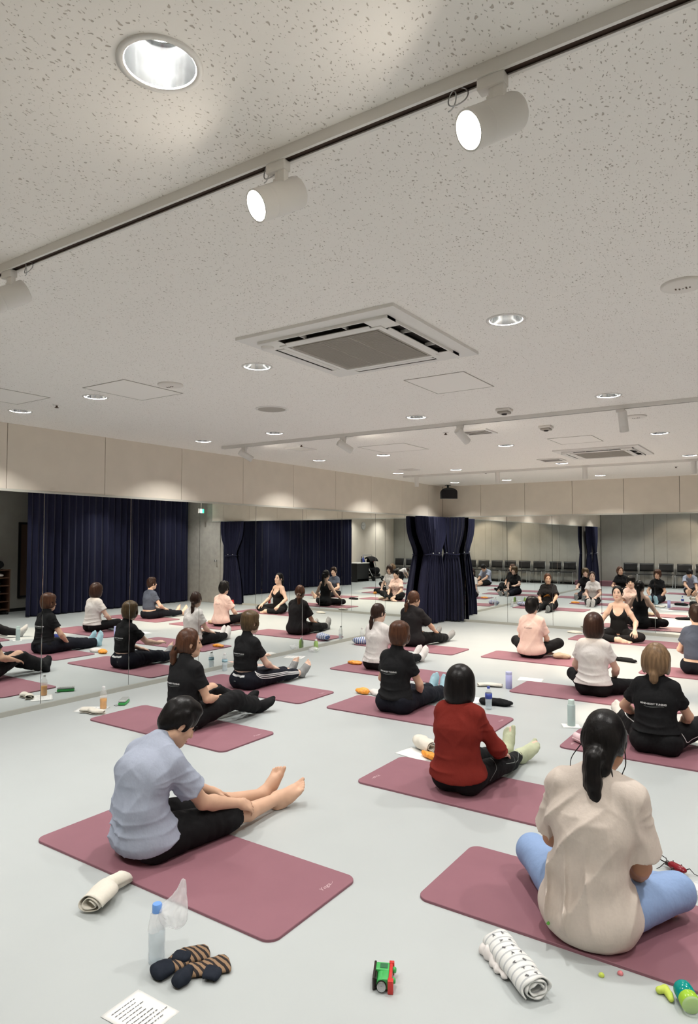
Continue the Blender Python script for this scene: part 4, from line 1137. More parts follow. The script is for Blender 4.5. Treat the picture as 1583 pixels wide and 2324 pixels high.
yoga_mat('mauve yoga mat under the black-shirted woman with light brown hair', -1.60, 5.25, 0, 'L')
yoga_mat('mauve yoga mat under the slate-shirted woman at the right picture edge', -1.68, 8.66, 0, None)
yoga_mat('mauve yoga mat under the instructor in the black tank top', -3.17, 10.93, -1.0, None)

# ================================================================== people
Z0 = MT
LEG = lambda kx, ky, kz, ax, ay, az, toe, up=(0, -0.9, 0.4): ((kx, ky, kz), (ax, ay, az), toe, up)
TH = (0.25, 0.25, 0.9)      # back of a hand lying on a right thigh
def armr(w, d=(0.1, 0.88, -0.16), n=(0.3, 0.25, 0.9), pole=(0.7, -0.5, -0.5), c=0.5): return (w, pole, d, n, c)
def arml(w, d=(-0.1, 0.88, -0.16), n=(-0.3, 0.25, 0.9), pole=(-0.7, -0.5, -0.5), c=0.5): return (w, pole, d, n, c)

P = {}
# 1 the man in the left foreground
P['man'] = person('man in blue grey t-shirt and black shorts bending over his bare shins', (-2.78, 2.32, Z0), 0, dict(
    h=0.0052, fem=False, skin='skin', sp=((0, 0, 0.10), (0.0, -0.065, 0.25), (-0.005, -0.035, 0.40), (-0.025, 0.075, 0.525)), head=(-0.005, 0.195, 0.615), hr=(-24, 36, 0), hs=1.0, sw=0.130, tw=1.16,
    al=1.10, aw=1.12, edge=0.385, fs=1.08, lw=1.0,
    sh_lift=(-0.035, -0.02), armR=armr((0.205, 0.440, 0.150), (0.22, 0.85, -0.40), (0.70, 0.30, 0.70), (0.15, 0.0, -1.0), 0.62),
    armL=arml((0.00, 0.44, 0.17), (0.35, 0.75, -0.35), (-0.2, 0.2, 0.9), (-0.8, -0.1, -0.5), 0.5),
    legR=LEG(0.165, 0.435, 0.078, 0.160, 0.815, 0.05, (0.42, 0.60, 0.55), (-0.15, -0.6, 0.75)), legL=LEG(-0.04, 0.44, 0.10, 0.045, 0.82, 0.05, (0.22, 0.35, 0.88)),
    bare=True, um='blue_grey_cloth', se=0.016, sleeve=0.66, sflare=0.016, hem=0.105, hem_tilt=0.45, fold='both', fa=0.0065, tm='black_cloth', te=0.010, upto=0.9, tname='shorts', waist=0.85,
    hairm='hair_black', hair='short_m', seed=1, twr=0.004))
# 2 the woman in the right foreground
P['beige'] = person('woman in loose beige t-shirt and sky blue leggings sitting cross-legged', (-0.745, 2.86, Z0), 0, dict(
    h=0.0055, s=1.10, skin='skin_tan', sp=((0, 0, 0.10), (0.0, -0.035, 0.24), (0.010, -0.03, 0.40), (0.028, 0.015, 0.570)), head=(0.040, 0.075, 0.690), hr=(-4, 14, 0), hs=1.0, sw=0.119, tw=1.00, edge=0.46,
    armR=armr((0.100, 0.235, 0.135), (-0.5, 0.7, -0.3), (0.2, 0.3, 0.9), (0.45, -0.55, -0.8), 0.5), armL=arml((-0.07, 0.25, 0.16), (0.5, 0.7, -0.2), (-0.2, 0.3, 0.9), (-0.8, -0.4, -0.6), 0.5),
    legR=LEG(0.245, 0.285, 0.100, -0.09, 0.36, 0.055, (-0.95, 0.15, -0.05), (0.1, 0.6, 0.75)), legL=LEG(-0.315, 0.285, 0.110, 0.07, 0.27, 0.055, (0.95, 0.15, -0.05), (-0.1, 0.6, 0.75)),
    um='beige_cloth', se=0.022, sleeve=0.80, sflare=0.020, hem=-0.02, hem_tilt=0.22, fold='drape', fa=0.021, tm='sky_cloth', te=0.004, lo=0.95, tname='leggings', twr=0.0012, bare=True, lw=1.12,
    hairm='hair_black', hair='pulled', seed=2, pony=[(((0, -0.085, -0.055), (0, -0.118, -0.075), (-0.004, -0.125, -0.110), (0.0, -0.118, -0.165), (0.012, -0.118, -0.215), (0.034, -0.124, -0.255)), (0.044, 0.036, 0.031, 0.034, 0.024, 0.005)),
        (((-0.03, -0.08, -0.05), (-0.025, -0.105, -0.12), (-0.022, -0.108, -0.19), (0.0, -0.115, -0.235)), (0.03, 0.024, 0.018, 0.004)), (((0.035, -0.07, -0.05), (0.035, -0.09, -0.11), (0.030, -0.09, -0.15)), (0.032, 0.02, 0.004)), (((0, -0.115, -0.062), (0.0, -0.135, -0.085)), (0.022, 0.018))]))
# 3 red sweater
P['red'] = person('woman in brick red sweater and black leggings with a black chin-length bob', (-1.845, 4.0, Z0), 0, dict(
    h=0.0058, skin='skin_pale', sp=((0, 0, 0.10), (0.0, -0.030, 0.24), (0.0, -0.025, 0.38), (0.0, 0.0, 0.53)), head=(-0.012, 0.050, 0.655), hr=(2, 6, 0), hs=0.98, sw=0.108, tw=1.08, edge=0.37,
    armR=armr((0.150, 0.310, 0.178), (0.12, 0.90, -0.28), (0.35, 0.3, 0.85), (0.7, -0.35, -0.6), 0.6), armL=arml((-0.10, 0.30, 0.155), (0.05, 0.88, -0.2)),
    legR=LEG(0.145, 0.41, 0.080, 0.130, 0.735, 0.05, (0.48, 0.58, 0.60), (-0.2, -0.6, 0.7)), legL=LEG(-0.07, 0.42, 0.09, 0.012, 0.79, 0.05, (-0.10, 0.30, 0.93)),
    um='red_cloth', se=0.015, sleeve=1.88, hem=0.115, hem_tilt=0.22, fold='knit', fa=0.009, collar=0.03, tm='black_cloth', te=0.003, lo=0.80, tname='leggings', twr=0.0012, socks='green_sock', tabi=True, sock_h=0.34,
    hairm='hair_black', hair='bob', seed=3))
# 4 black polo, ponytail, knees up
P['A'] = person('woman in black polo shirt and black trousers with a brown ponytail, knees half raised', (-4.36, 4.0, Z0), 0, dict(
    h=0.0065, s=1.03, skin='skin', head=(-0.015, 0.055, 0.682), hr=(-34, 4, 0), hs=0.98, sw=0.108, tw=1.06, edge=0.30,
    armR=armr((0.115, 0.275, 0.200), (-0.15, 0.85, -0.1), (0.3, 0.1, 0.9), (0.5, -0.5, -0.7)), armL=arml((-0.12, 0.28, 0.20), (0.2, 0.85, -0.2)),
    legR=LEG(0.185, 0.40, 0.175, 0.150, 0.715, 0.05, (0.45, 0.62, 0.50), (-0.2, -0.6, 0.75)), legL=LEG(-0.055, 0.35, 0.235, -0.005, 0.69, 0.05, (0.42, 0.40, 0.75)),
    um='black_cloth', se=0.013, sleeve=0.60, collar=0.062, hem=0.09, fold='waist', fa=0.007, tm='black_cloth', te=0.020, lo=0.84, flare=0.018, twr=0.004, socks='black_cloth', sock_h=0.10,
    hairm='hair_brown', hair='loose', hvol=1.03, seed=4, pony=[(((0, -0.085, -0.035), (0, -0.118, -0.050), (0.0, -0.128, -0.10), (0.0, -0.125, -0.16), (0.0, -0.118, -0.20)), (0.036, 0.022, 0.030, 0.026, 0.006))]))
# 5 striped trousers
P['strip'] = person('woman in black polo shirt and black trousers with three white side stripes', (-4.97, 5.42, Z0), 0, dict(
    h=0.0065, s=1.0, skin='skin_pale', head=(0.0, 0.060, 0.690), hr=(-16, 2, 0), hs=0.93, sw=0.104, tw=1.02, edge=0.38,
    armR=armr((0.095, 0.310, 0.178), (0.15, 0.90, -0.22), (0.2, 0.2, 0.95), (0.7, -0.45, -0.55), 0.35), armL=arml((-0.135, 0.385, 0.265), (-0.05, 0.9, 0.1), (-0.3, -0.1, 0.9)),
    legR=LEG(0.115, 0.42, 0.085, 0.130, 0.770, 0.05, (0.30, 0.40, 0.86)), legL=LEG(-0.07, 0.42, 0.085, -0.045, 0.795, 0.05, (0.10, 0.30, 0.93)),
    um='black_cloth', se=0.010, sleeve=0.62, collar=0.062, hem=0.195, fold='waist', fa=0.0075, tm='ink_cloth', te=0.014, lo=0.76, waist=0.70, twr=0.003, long=False, socks='grey_sock', sock_toes=True, toeless=True, sock_h=0.10, bare=True,
    hairm='hair_olive', hair='bob_s', hvol=1.05, seed=5))
# 6 light blue socks
P['blk2'] = person('woman in black polo shirt with short brown hair and light blue socks', (-3.16, 5.48, Z0), 0, dict(
    h=0.0065, s=1.02, skin='skin', head=(0.010, 0.045, 0.685), hr=(6, 3, 0), hs=0.95, sw=0.108, tw=1.05, edge=0.36,
    armR=armr((0.105, 0.25, 0.115), (0.0, 0.85, -0.2), pole=(0.8, -0.5, -0.3)), armL=arml((-0.13, 0.245, 0.115), (0.1, 0.85, -0.2), pole=(-0.9, -0.4, -0.3)),
    legR=LEG(0.10, 0.41, 0.085, 0.095, 0.745, 0.05, (-0.05, 0.25, 0.95)), legL=LEG(-0.08, 0.42, 0.085, -0.045, 0.775, 0.05, (0.05, 0.22, 0.95)),
    um='black_cloth', se=0.012, sleeve=0.62, collar=0.062, hem=0.125, fold='waist', fa=0.007, tm='ink_cloth', te=0.018, lo=0.90, flare=0.01, twr=0.003, socks='blue_sock', sock_h=0.2,
    hairm='hair_brown', hair='bob_s', hvol=1.04, seed=6))
# 7 white tee with long ponytail
P['wp'] = person('woman in white t-shirt with a long brown ponytail and white socks', (-4.36, 7.10, Z0), 0, dict(
    h=0.0075, s=1.0, skin='skin_pale', head=(-0.012, 0.045, 0.685), hr=(-20, 3, 0), hs=0.94, sw=0.101, tw=1.0, edge=0.30,
    armR=armr((0.12, 0.29, 0.172)), armL=arml((-0.05, 0.29, 0.172)), legR=LEG(0.13, 0.41, 0.085, 0.185, 0.77, 0.05, (0.25, 0.35, 0.9)), legL=LEG(-0.03, 0.42, 0.085, 0.085, 0.785, 0.05, (0.2, 0.3, 0.93)),
    um='white_cloth', se=0.018, sleeve=0.62, sflare=0.010, hem=0.10, fold='both', fa=0.005, tm='black_cloth', te=0.012, lo=0.88, socks='white_cloth', sock_h=0.25,
    hairm='hair_dark', hair='pulled', seed=7, pony=[(((0, -0.085, -0.045), (0, -0.112, -0.065), (0, -0.120, -0.12), (0.0, -0.112, -0.20), (-0.006, -0.115, -0.27), (-0.016, -0.118, -0.33)), (0.040, 0.022, 0.028, 0.026, 0.020, 0.004))]))
# 8 charcoal tee
P['gray'] = person('woman in charcoal t-shirt with a brown ponytail beside the corner curtain', (-4.89, 8.95, Z0), 0, dict(
    h=0.008, s=1.02, skin='skin', head=(0.005, 0.055, 0.680), hr=(-26, 5, 0), hs=0.95, sw=0.117, tw=1.12, edge=0.21,
    armR=armr((0.205, 0.34, 0.180), (0.1, 0.85, -0.3), pole=(0.8, -0.3, -0.5)), armL=arml((-0.08, 0.30, 0.175)), legR=LEG(0.20, 0.41, 0.095, 0.215, 0.725, 0.05, (0.35, 0.55, 0.65)), legL=LEG(-0.07, 0.42, 0.085, -0.01, 0.785, 0.05, (0.1, 0.3, 0.9)),
    um='charcoal_cloth', se=0.022, sleeve=0.80, sflare=0.016, hem=0.05, hem_tilt=0.2, fold='drape', fa=0.006, tm='black_cloth', te=0.018, lo=0.86, socks='grey_sock', sock_h=0.15,
    hairm='hair_brown', hair='pulled', hvol=1.04, seed=8, pony=[(((0, -0.085, -0.025), (0, -0.120, -0.045), (-0.006, -0.135, -0.11), (-0.014, -0.125, -0.20), (-0.018, -0.120, -0.26)), (0.036, 0.020, 0.030, 0.026, 0.005))]))
# 9 pale pink tee
P['pink'] = person('short-haired woman in pale pink t-shirt sitting cross-legged', (-3.08, 9.0, Z0), 0, dict(
    h=0.0075, s=1.0, skin='skin_pale', head=(-0.005, 0.045, 0.685), hr=(-6, 4, 0), hs=0.94, sw=0.108, tw=1.06, edge=0.60,
    armR=armr((0.10, 0.285, 0.13), (-0.3, 0.8, -0.4), pole=(0.7, -0.4, -0.6)), armL=arml((-0.14, 0.285, 0.13), (0.3, 0.8, -0.4), pole=(-0.8, -0.4, -0.5)),
    legR=LEG(0.275, 0.275, 0.175, -0.06, 0.34, 0.05, (-0.8, 0.5, -0.05), (0.1, 0.3, 0.9)), legL=LEG(-0.315, 0.265, 0.165, 0.07, 0.28, 0.05, (0.8, 0.5, -0.05), (-0.1, 0.3, 0.9)),
    um='pink_cloth', se=0.020, sleeve=0.70, sflare=0.012, hem=0.075, hem_tilt=0.2, fold='drape', fa=0.0055, tm='black_cloth', te=0.010, lo=0.90, bare=True, hairm='hair_black', hair='short', hvol=1.08, seed=9))
# 10 white tee with bob
P['wb'] = person('woman in white t-shirt with a dark brown bob sitting with legs folded wide', (-1.82, 7.20, Z0), 0, dict(
    h=0.007, s=1.03, skin='skin_pale', head=(-0.004, 0.045, 0.685), hr=(4, 3, 0), hs=0.97, sw=0.107, tw=1.04, edge=0.30,
    armR=armr((0.13, 0.27, 0.115), (-0.2, 0.85, -0.2), pole=(0.8, -0.5, -0.3)), armL=arml((-0.15, 0.27, 0.125), (0.2, 0.85, -0.2), pole=(-0.8, -0.5, -0.3)),
    legR=LEG(0.315, 0.26, 0.075, 0.02, 0.42, 0.045, (-0.8, 0.5, -0.05), (0.1, 0.3, 0.9)), legL=LEG(-0.275, 0.27, 0.135, 0.07, 0.30, 0.05, (0.8, 0.5, -0.05), (-0.1, 0.3, 0.9)),
    um='white_cloth', se=0.016, sleeve=0.58, sflare=0.012, hem=0.115, fold='waist', fa=0.0085, tm='black_cloth', te=0.008, lo=0.92, socks='pale_grey_sock', hairm='hair_dark', hair='bob', hvol=1.05, seed=10))
# 11 black polo on the right
P['blk'] = person('woman in black polo shirt with light brown tied hair and white-piped trousers', (-0.95, 5.55, Z0), 0, dict(
    h=0.0065, s=1.0, skin='skin', head=(0.0, 0.045, 0.668), hr=(0, 6, 0), hs=1.0, sw=0.113, tw=1.10, edge=0.29,
    armR=armr((0.12, 0.28, 0.14), (-0.3, 0.8, -0.3), pole=(0.85, -0.35, -0.35)), armL=arml((-0.19, 0.29, 0.17), (0.1, 0.85, -0.3), pole=(-0.9, -0.35, -0.35)),
    legR=LEG(0.260, 0.30, 0.155, 0.0, 0.47, 0.05, (-0.8, 0.5, 0.0), (0.1, 0.3, 0.9)), legL=LEG(-0.27, 0.32, 0.145, -0.385, 0.600, 0.055, (-0.40, 0.35, 0.80), (0.1, -0.9, 0.4)),
    um='black_cloth', se=0.013, sleeve=0.62, collar=0.050, hem=0.16, fold='waist', fa=0.007, tm='black_cloth', te=0.016, lo=0.86, twr=0.003, socks='pale_grey_sock', sock_h=0.3,
    hairm='hair_light', hair='loose', hvol=1.13, seed=11, pony=[(((0, -0.075, -0.065), (0, -0.095, -0.092), (0, -0.095, -0.12), (0.0, -0.088, -0.135)), (0.036, 0.026, 0.026, 0.012))]))
# 12 slate tee at the edge
P['slate'] = person('woman in slate blue t-shirt at the right picture edge with short dark hair', (-1.085, 9.0, Z0), 0, dict(
    h=0.0075, s=1.01, skin='skin_pale', head=(0.0, 0.045, 0.690), hr=(14, 3, 0), hs=0.95, sw=0.101, tw=1.0, edge=0.25,
    armR=armr((0.10, 0.29, 0.170)), armL=arml((-0.10, 0.28, 0.172), pole=(-0.7, -0.5, -0.4)), legR=LEG(0.10, 0.41, 0.085, 0.09, 0.77, 0.05, (0.25, 0.35, 0.9)), legL=LEG(-0.09, 0.42, 0.085, -0.07, 0.785, 0.05, (-0.2, 0.3, 0.93)),
    um='slate_cloth', se=0.012, sleeve=0.55, sflare=0.008, hem=0.165, hem_tilt=-0.1, fold='waist', fa=0.003, tm='ink_cloth', te=0.012, lo=0.88, waist=0.42, bare=True, long=False, hairm='hair_dark', hair='short', seed=12))
# 13 the instructor
P['instr'] = person('instructor in black tank top facing the class with a long dark ponytail', (-2.47, 11.35, Z0), R(186), dict(
    h=0.0065, s=1.07, skin='skin_pale', sp=((0, 0, 0.10), (0.0, 0.02, 0.24), (0.0, 0.015, 0.38), (0.0, 0.0, 0.545)), head=(0.012, 0.025, 0.690), hr=(-4, -4, 4), hs=0.97, sw=0.100, tw=0.90, edge=0.40, lw=0.95,
    armR=armr((0.235, 0.235, 0.165), (0.15, 0.8, -0.45), (0.2, 0.4, 0.85), (0.4, -0.7, -0.2)), armL=arml((-0.235, 0.235, 0.165), (-0.15, 0.8, -0.45), (-0.2, 0.4, 0.85), (-0.4, -0.7, -0.2)),
    legR=LEG(0.315, 0.245, 0.085, -0.03, 0.345, 0.045, (-0.9, 0.15, -0.05), (0.1, 0.5, 0.8)), legL=LEG(-0.315, 0.245, 0.085, 0.07, 0.27, 0.045, (0.9, 0.1, -0.05), (-0.1, 0.5, 0.8)),
    um='black_cloth', uname='tank_top', tank=True, se=0.005, hem=0.10, fold='none', tm='black_cloth', te=0.007, lo=0.86, bare=True, hairm='hair_black', hair='pulled', seed=13,
    pony=[(((0, -0.095, 0.02), (0, -0.128, 0.015), (0, -0.142, -0.06), (0.0, -0.125, -0.16), (0.0, -0.120, -0.27), (0.0, -0.115, -0.36)), (0.030, 0.022, 0.030, 0.030, 0.024, 0.006))]))

# prints, stripes, piping, loose strands
for k, z, sz, dx in (('A', 0.375, 0.0165, -0.02), ('strip', 0.375, 0.0155, -0.01), ('blk2', 0.37, 0.018, -0.02), ('blk', 0.375, 0.0185, 0.0)): back_print(P[k], 'MIND-BODY TUNING', z, sz, dx)
def hang(p, outer, w, m, name, dz):
    """side stripe from hip to ankle on the right leg"""
    hp, (kn, an, td, up) = p['hip'][1], p['legs'][1]; o = V3(*outer)
    ribbon(name, p['trs'], [hp+o*0.11+V3(0, -0.06, 0.085+dz), hp+o*0.11+V3(0, 0.00, 0.02+dz), hp+(kn-hp)*0.45+o*0.09+V3(0, 0, dz), kn+o*0.08+V3(0, 0, dz*0.8), kn+(an-kn)*0.4+o*0.07+V3(0, 0, dz*0.7), kn+(an-kn)*0.74+o*0.06+V3(0, 0, dz*0.6)], w, m, p['trs'])
for dz in (-0.012, 0.010, 0.032): hang(P['strip'], (0.95, 0, 0.15), 0.0085, M['print_white'], 'side_stripe', dz)
ribbon('white_waistband', P['strip']['trs'], [(-0.085, -0.14, 0.165), (-0.03, -0.16, 0.158), (0.03, -0.16, 0.155), (0.09, -0.14, 0.158)], 0.022, M['print_white'], P['strip']['trs'])
ribbon('pocket_tab', P['strip']['trs'], [(-0.035, -0.2, 0.095), (0.0, -0.2, 0.092)], 0.006, M['print_grey'], P['strip']['trs'], n=8)
pr = P['blk']; hp, (kn, an, td, up) = pr['hip'][1], pr['legs'][1]
ribbon('white_piping', pr['trs'], [hp+V3(0.03, -0.06, 0.12), hp+V3(0.06, 0.0, 0.02), hp+(kn-hp)*0.4+V3(0.08, -0.06, -0.03), kn+V3(0.07, -0.02, 0.02)], 0.007, M['print_white'], pr['trs'])
hp, (kn, an, td, up) = pr['hip'][-1], pr['legs'][-1]
ribbon('white_piping', pr['trs'], [hp+V3(-0.05, -0.03, 0.09), hp+(kn-hp)*0.5+V3(-0.06, 0, 0.06), kn+V3(-0.03, 0.0, 0.07)], 0.007, M['print_white'], pr['trs'])
pr = P['red']; hp, (kn, an, td, up) = pr['hip'][1], pr['legs'][1]
ribbon('grey_seam', pr['trs'], [hp+V3(0.08, 0.05, -0.03), hp+(kn-hp)*0.35+V3(0.09, 0, 0.03), hp+(kn-hp)*0.5+V3(0.0, 0, 0.09)], 0.0045, M['print_grey'], pr['trs'])
ribbon('grey_seam', pr['trs'], [kn+V3(0.06, -0.10, 0.04), kn+V3(0.07, 0.02, 0.02), kn+V3(0.03, 0.06, 0.06)], 0.0045, M['print_grey'], pr['trs'])
ribbon('grey_seam', pr['trs'], [kn+V3(0.07, 0.05, 0.0), kn+(an-kn)*0.5+V3(0.05, 0, 0.03), kn+(an-kn)*0.78+V3(0.0, 0, 0.06)], 0.0045, M['print_grey'], pr['trs'])
pk = P['pink']; tr = bvh(pk['top'])
project('back_lettering', text_mesh('Ecanman', 0.030, shear=0.3), M['print_dark'], pk['top'], tr, (-0.01, -0.6, 0.405), (1, 0, 0), (0, 0, 1), (0, 1, 0))
def blob(pts, w):
    bm = bmesh.new(); n = len(pts); L = [bm.verts.new((x, y+w*0.5*(1-abs(2*i/(n-1)-1)), 0)) for i, (x, y) in enumerate(pts)]; U = [bm.verts.new((x, y-w*0.5*(1-abs(2*i/(n-1)-1))-0.002, 0)) for i, (x, y) in enumerate(pts)]
    for i in range(n-1): bm.faces.new((L[i], L[i+1], U[i+1], U[i]))
    bmesh.ops.subdivide_edges(bm, edges=bm.edges[:], cuts=2, use_grid_fill=True)
    me = bpy.data.meshes.new('print'); bm.to_mesh(me); bm.free(); return me
for q in range(3):
    project('front_print', blob([(-0.025+0.012*math.sin(q), 0.05-0.05*q), (0.0, 0.06-0.05*q), (0.028, 0.045-0.05*q)], 0.012), M['print_dark'], pk['top'], tr, (0.0, 0.7, 0.28), (-1, 0, 0), (0, 0, 1), (0, -1, 0))
gr = P['gray']; tr = bvh(gr['top'])
for q in range(5):
    project('front_print', blob([(-0.085+0.03*q, -0.04+0.02*q*(1-q/5)), (-0.05+0.027*q, 0.03-0.008*q), (0.02+0.02*q, 0.035-0.022*q)], 0.016), M['print_orange'], gr['top'], tr, (0.0, 0.8, 0.30), (-1, 0, 0), (0, 0, 1), (0, -1, 0))
be = P['beige']; Hb = be['Hm']
def loc_h(p): return (Hb @ np.array([*p, 1.0]))[:3]
for pts in (((-0.078, -0.005, -0.01), (-0.098, -0.03, -0.05), (-0.118, -0.05, -0.10), (-0.110, -0.06, -0.15), (-0.092, -0.06, -0.165)), ((0.078, 0.0, -0.02), (0.092, -0.02, -0.08), (0.082, -0.03, -0.13), (0.098, -0.04, -0.19), (0.108, -0.05, -0.235)),
            ((0.05, -0.07, -0.10), (0.062, -0.08, -0.14), (0.055, -0.085, -0.175)), ((-0.05, -0.075, -0.09), (-0.056, -0.085, -0.13), (-0.040, -0.09, -0.16))):
    bm = bmesh.new(); n = 18; V = [V3(*p) for p in pts]; cur = []
    for i in range(n+1):
        q = i/n*(len(V)-1); k = min(int(q), len(V)-2); f = q-k; p0, p1, p2, p3 = V[max(k-1, 0)], V[k], V[k+1], V[min(k+2, len(V)-1)]
        cur.append(loc_h(0.5*((2*p1)+(p2-p0)*f+(2*p0-5*p1+4*p2-p3)*f*f+(3*p1-p0-3*p2+p3)*f**3)))
    tube(bm, cur, [0.0028*(1-i/n*0.7) for i in range(n+1)], 5); obj('loose_strand', bm, M['hair_black'], be['t'], smooth=True)
bm = bmesh.new(); bmesh.ops.create_icosphere(bm, subdivisions=2, radius=0.008); tr = bvh(be['top']); hit = tr.ray_cast(Vector((-0.125, -0.7, 0.075)), Vector((0, 1, 0)), 2)[0]
if hit is not None:
    for v in bm.verts: v.co = Vector((v.co.x, v.co.y*0.5, v.co.z))+hit
    M['green_crumb'] = mat('green_putty', (0.12, 0.42, 0.05), 0.6); obj('putty_crumb', bm, M['green_crumb'], be['t'], smooth=True)
# hair ties
for k, c, m_ in (('gray', (0, -0.120, -0.045), 'cream_cloth'), ('A', (0, -0.118, -0.050), 'black_cloth'), ('wp', (0, -0.112, -0.065), 'black_cloth')):
    Hq = Matrix(P[k]['Hm'].tolist()); bm = bmesh.new(); tube(bm, [(0.026*math.cos(a), c[1]+0.010*math.sin(a)-0.004, c[2]+0.024*math.sin(a)) for a in np.linspace(0, 6.283, 17)], 0.006, 8, cap=False)
    bmesh.ops.transform(bm, matrix=Hq, verts=bm.verts); obj('hair_tie', bm, M[m_], P[k]['t'], smooth=True)

# the small child who bends down near the toys (only the mirrors show it)
t = thing('person', 'small child bending down over the floor, seen only in the mirrors', 'person', (0.42, 2.62, 0), R(150))
B = Field(0.009); hm = headmat((0, 0.24, 0.44), 0, 60, 0, 0.82)
B.cone((0, -0.02, 0.40), (0, 0.16, 0.47), 0.075, 0.06, 0.03); B.cone((0, 0.15, 0.47), (hm @ np.array([0, -0.02, -0.05, 1]))[:3], 0.035, 0.035, 0.02); head_solids(B, hm, 0.82)
for sd in (1, -1):
    B.cone((sd*0.055, -0.02, 0.36), (sd*0.07, 0.03, 0.20), 0.050, 0.040, 0.02); B.cone((sd*0.07, 0.03, 0.20), (sd*0.07, -0.01, 0.045), 0.038, 0.028, 0.02)
    foot(B, V3(sd*0.07, -0.01, 0.045), (sd*0.1, 1, -0.1), (0, 0, 1), sd, 0.62, toes=True)
    B.cone((sd*0.085, 0.14, 0.46), (sd*0.12, 0.20, 0.33), 0.028, 0.024, 0.02); B.cone((sd*0.12, 0.20, 0.33), (sd*0.10, 0.28, 0.22), 0.024, 0.018, 0.02); hand(B, V3(sd*0.10, 0.28, 0.22), (0, 0.5, -0.8), (sd, 0, 0.3), sd, 0.6)
B.post.append(lambda v, X, Y, Z: np.maximum(v, (0.001-Z).astype(F32))); solid('body', B, M['skin_pale'], t)
U = Field(0.009); U.cone((0, -0.03, 0.38), (0, 0.15, 0.465), 0.092, 0.078, 0.03)
for sd in (1, -1): U.cone((sd*0.075, 0.13, 0.46), (sd*0.105, 0.18, 0.385), 0.040, 0.040, 0.03, cap=True)
solid('shirt', U, M['white_cloth'], t)
U = Field(0.009); U.ell((0, -0.05, 0.37), (0.095, 0.085, 0.085))
for sd in (1, -1): U.cone((sd*0.055, -0.02, 0.36), (sd*0.07, 0.03, 0.20), 0.062, 0.050, 0.02); U.cone((sd*0.07, 0.03, 0.20), (sd*0.07, 0.0, 0.10), 0.050, 0.044, 0.02, cap=True)
solid('trousers', U, M['charcoal_cloth'], t); hair_solid(t, M['hair_dark'], hm, 0.82, 'bob_s', 0.007); face_parts(t, hm, 0.82, M['hair_dark'])

# ================================================================== small things on the floor
M['clear'] = mat('clear_plastic', (0.90, 0.94, 0.96), 0.08, spec=0.6, alpha=0.22)
M['film'] = mat('thin_plastic_film', (0.93, 0.93, 0.94), 0.15, spec=0.8, alpha=0.38)
M['water'] = mat('water', (0.62, 0.74, 0.82), 0.05, spec=0.5, alpha=0.35)
M['tea'] = mat('amber_tea', (0.80, 0.36, 0.015), 0.1, spec=0.5, alpha=0.97)
M['cap_blue'] = mat('light_blue_cap', (0.16, 0.34, 0.75), 0.4); M['label_blue'] = mat('blue_label', (0.05, 0.08, 0.38), 0.5); M['cap_white'] = mat('white_cap', (0.8, 0.8, 0.8), 0.4)
M['lavender'] = mat('lavender_tumbler', (0.42, 0.43, 0.72), 0.45); M['teal_pale'] = mat('pale_teal_tumbler', (0.45, 0.56, 0.55), 0.4); M['teal_lid'] = mat('pale_mint_lid', (0.62, 0.76, 0.72), 0.4)
M['red_gloss'] = mat('red_plastic', (0.55, 0.03, 0.025), 0.3); M['green_gloss'] = mat('green_plastic', (0.05, 0.38, 0.09), 0.35); M['green_dark'] = mat('dark_green_plastic', (0.02, 0.13, 0.05), 0.4)
M['orange'] = mat('orange_packet', (0.85, 0.33, 0.04), 0.45, noise=(40, 0.3)); M['lime'] = mat('lime_putty', (0.55, 0.66, 0.10), 0.6)
M['sock_dark'] = cloth('dark_navy_sock', (0.018, 0.022, 0.032)); M['sock_stripe'] = stripes('tan_and_black_stripes', (0.28, 0.18, 0.11), (0.03, 0.025, 0.025), 14, 0.55, 'Y', dist=0.4)
M['beetle_red'] = mat('shiny_dark_red', (0.20, 0.006, 0.014), 0.15); M['beetle_black'] = mat('shiny_black', (0.02, 0.012, 0.012), 0.25)
M['pink_towel'] = cloth('pink_white_towel', (0.75, 0.55, 0.58)); M['blue_towel'] = stripes('blue_white_cloth', (0.65, 0.68, 0.74), (0.12, 0.18, 0.42), 9, 0.6, 'X', dist=3)
M['blanket'] = stripes('white_cloth_with_thin_grey_stripes', (0.72, 0.72, 0.70), (0.50, 0.50, 0.51), 7.5, 0.9, 'Y')
M['green_can'] = mat('green_can', (0.35, 0.52, 0.16), 0.4); M['pen_case'] = mat('ribbed_grey_lid', (0.45, 0.47, 0.46), 0.4)
M['crumb_blue'] = mat('blue_crumb', (0.12, 0.32, 0.62), 0.5); M['crumb_pink'] = mat('pink_crumb', (0.70, 0.22, 0.24), 0.5)
M['check'] = stripes('grey_checked_cloth', (0.35, 0.35, 0.36), (0.06, 0.06, 0.07), 18, 0.5, 'DIAGONAL')

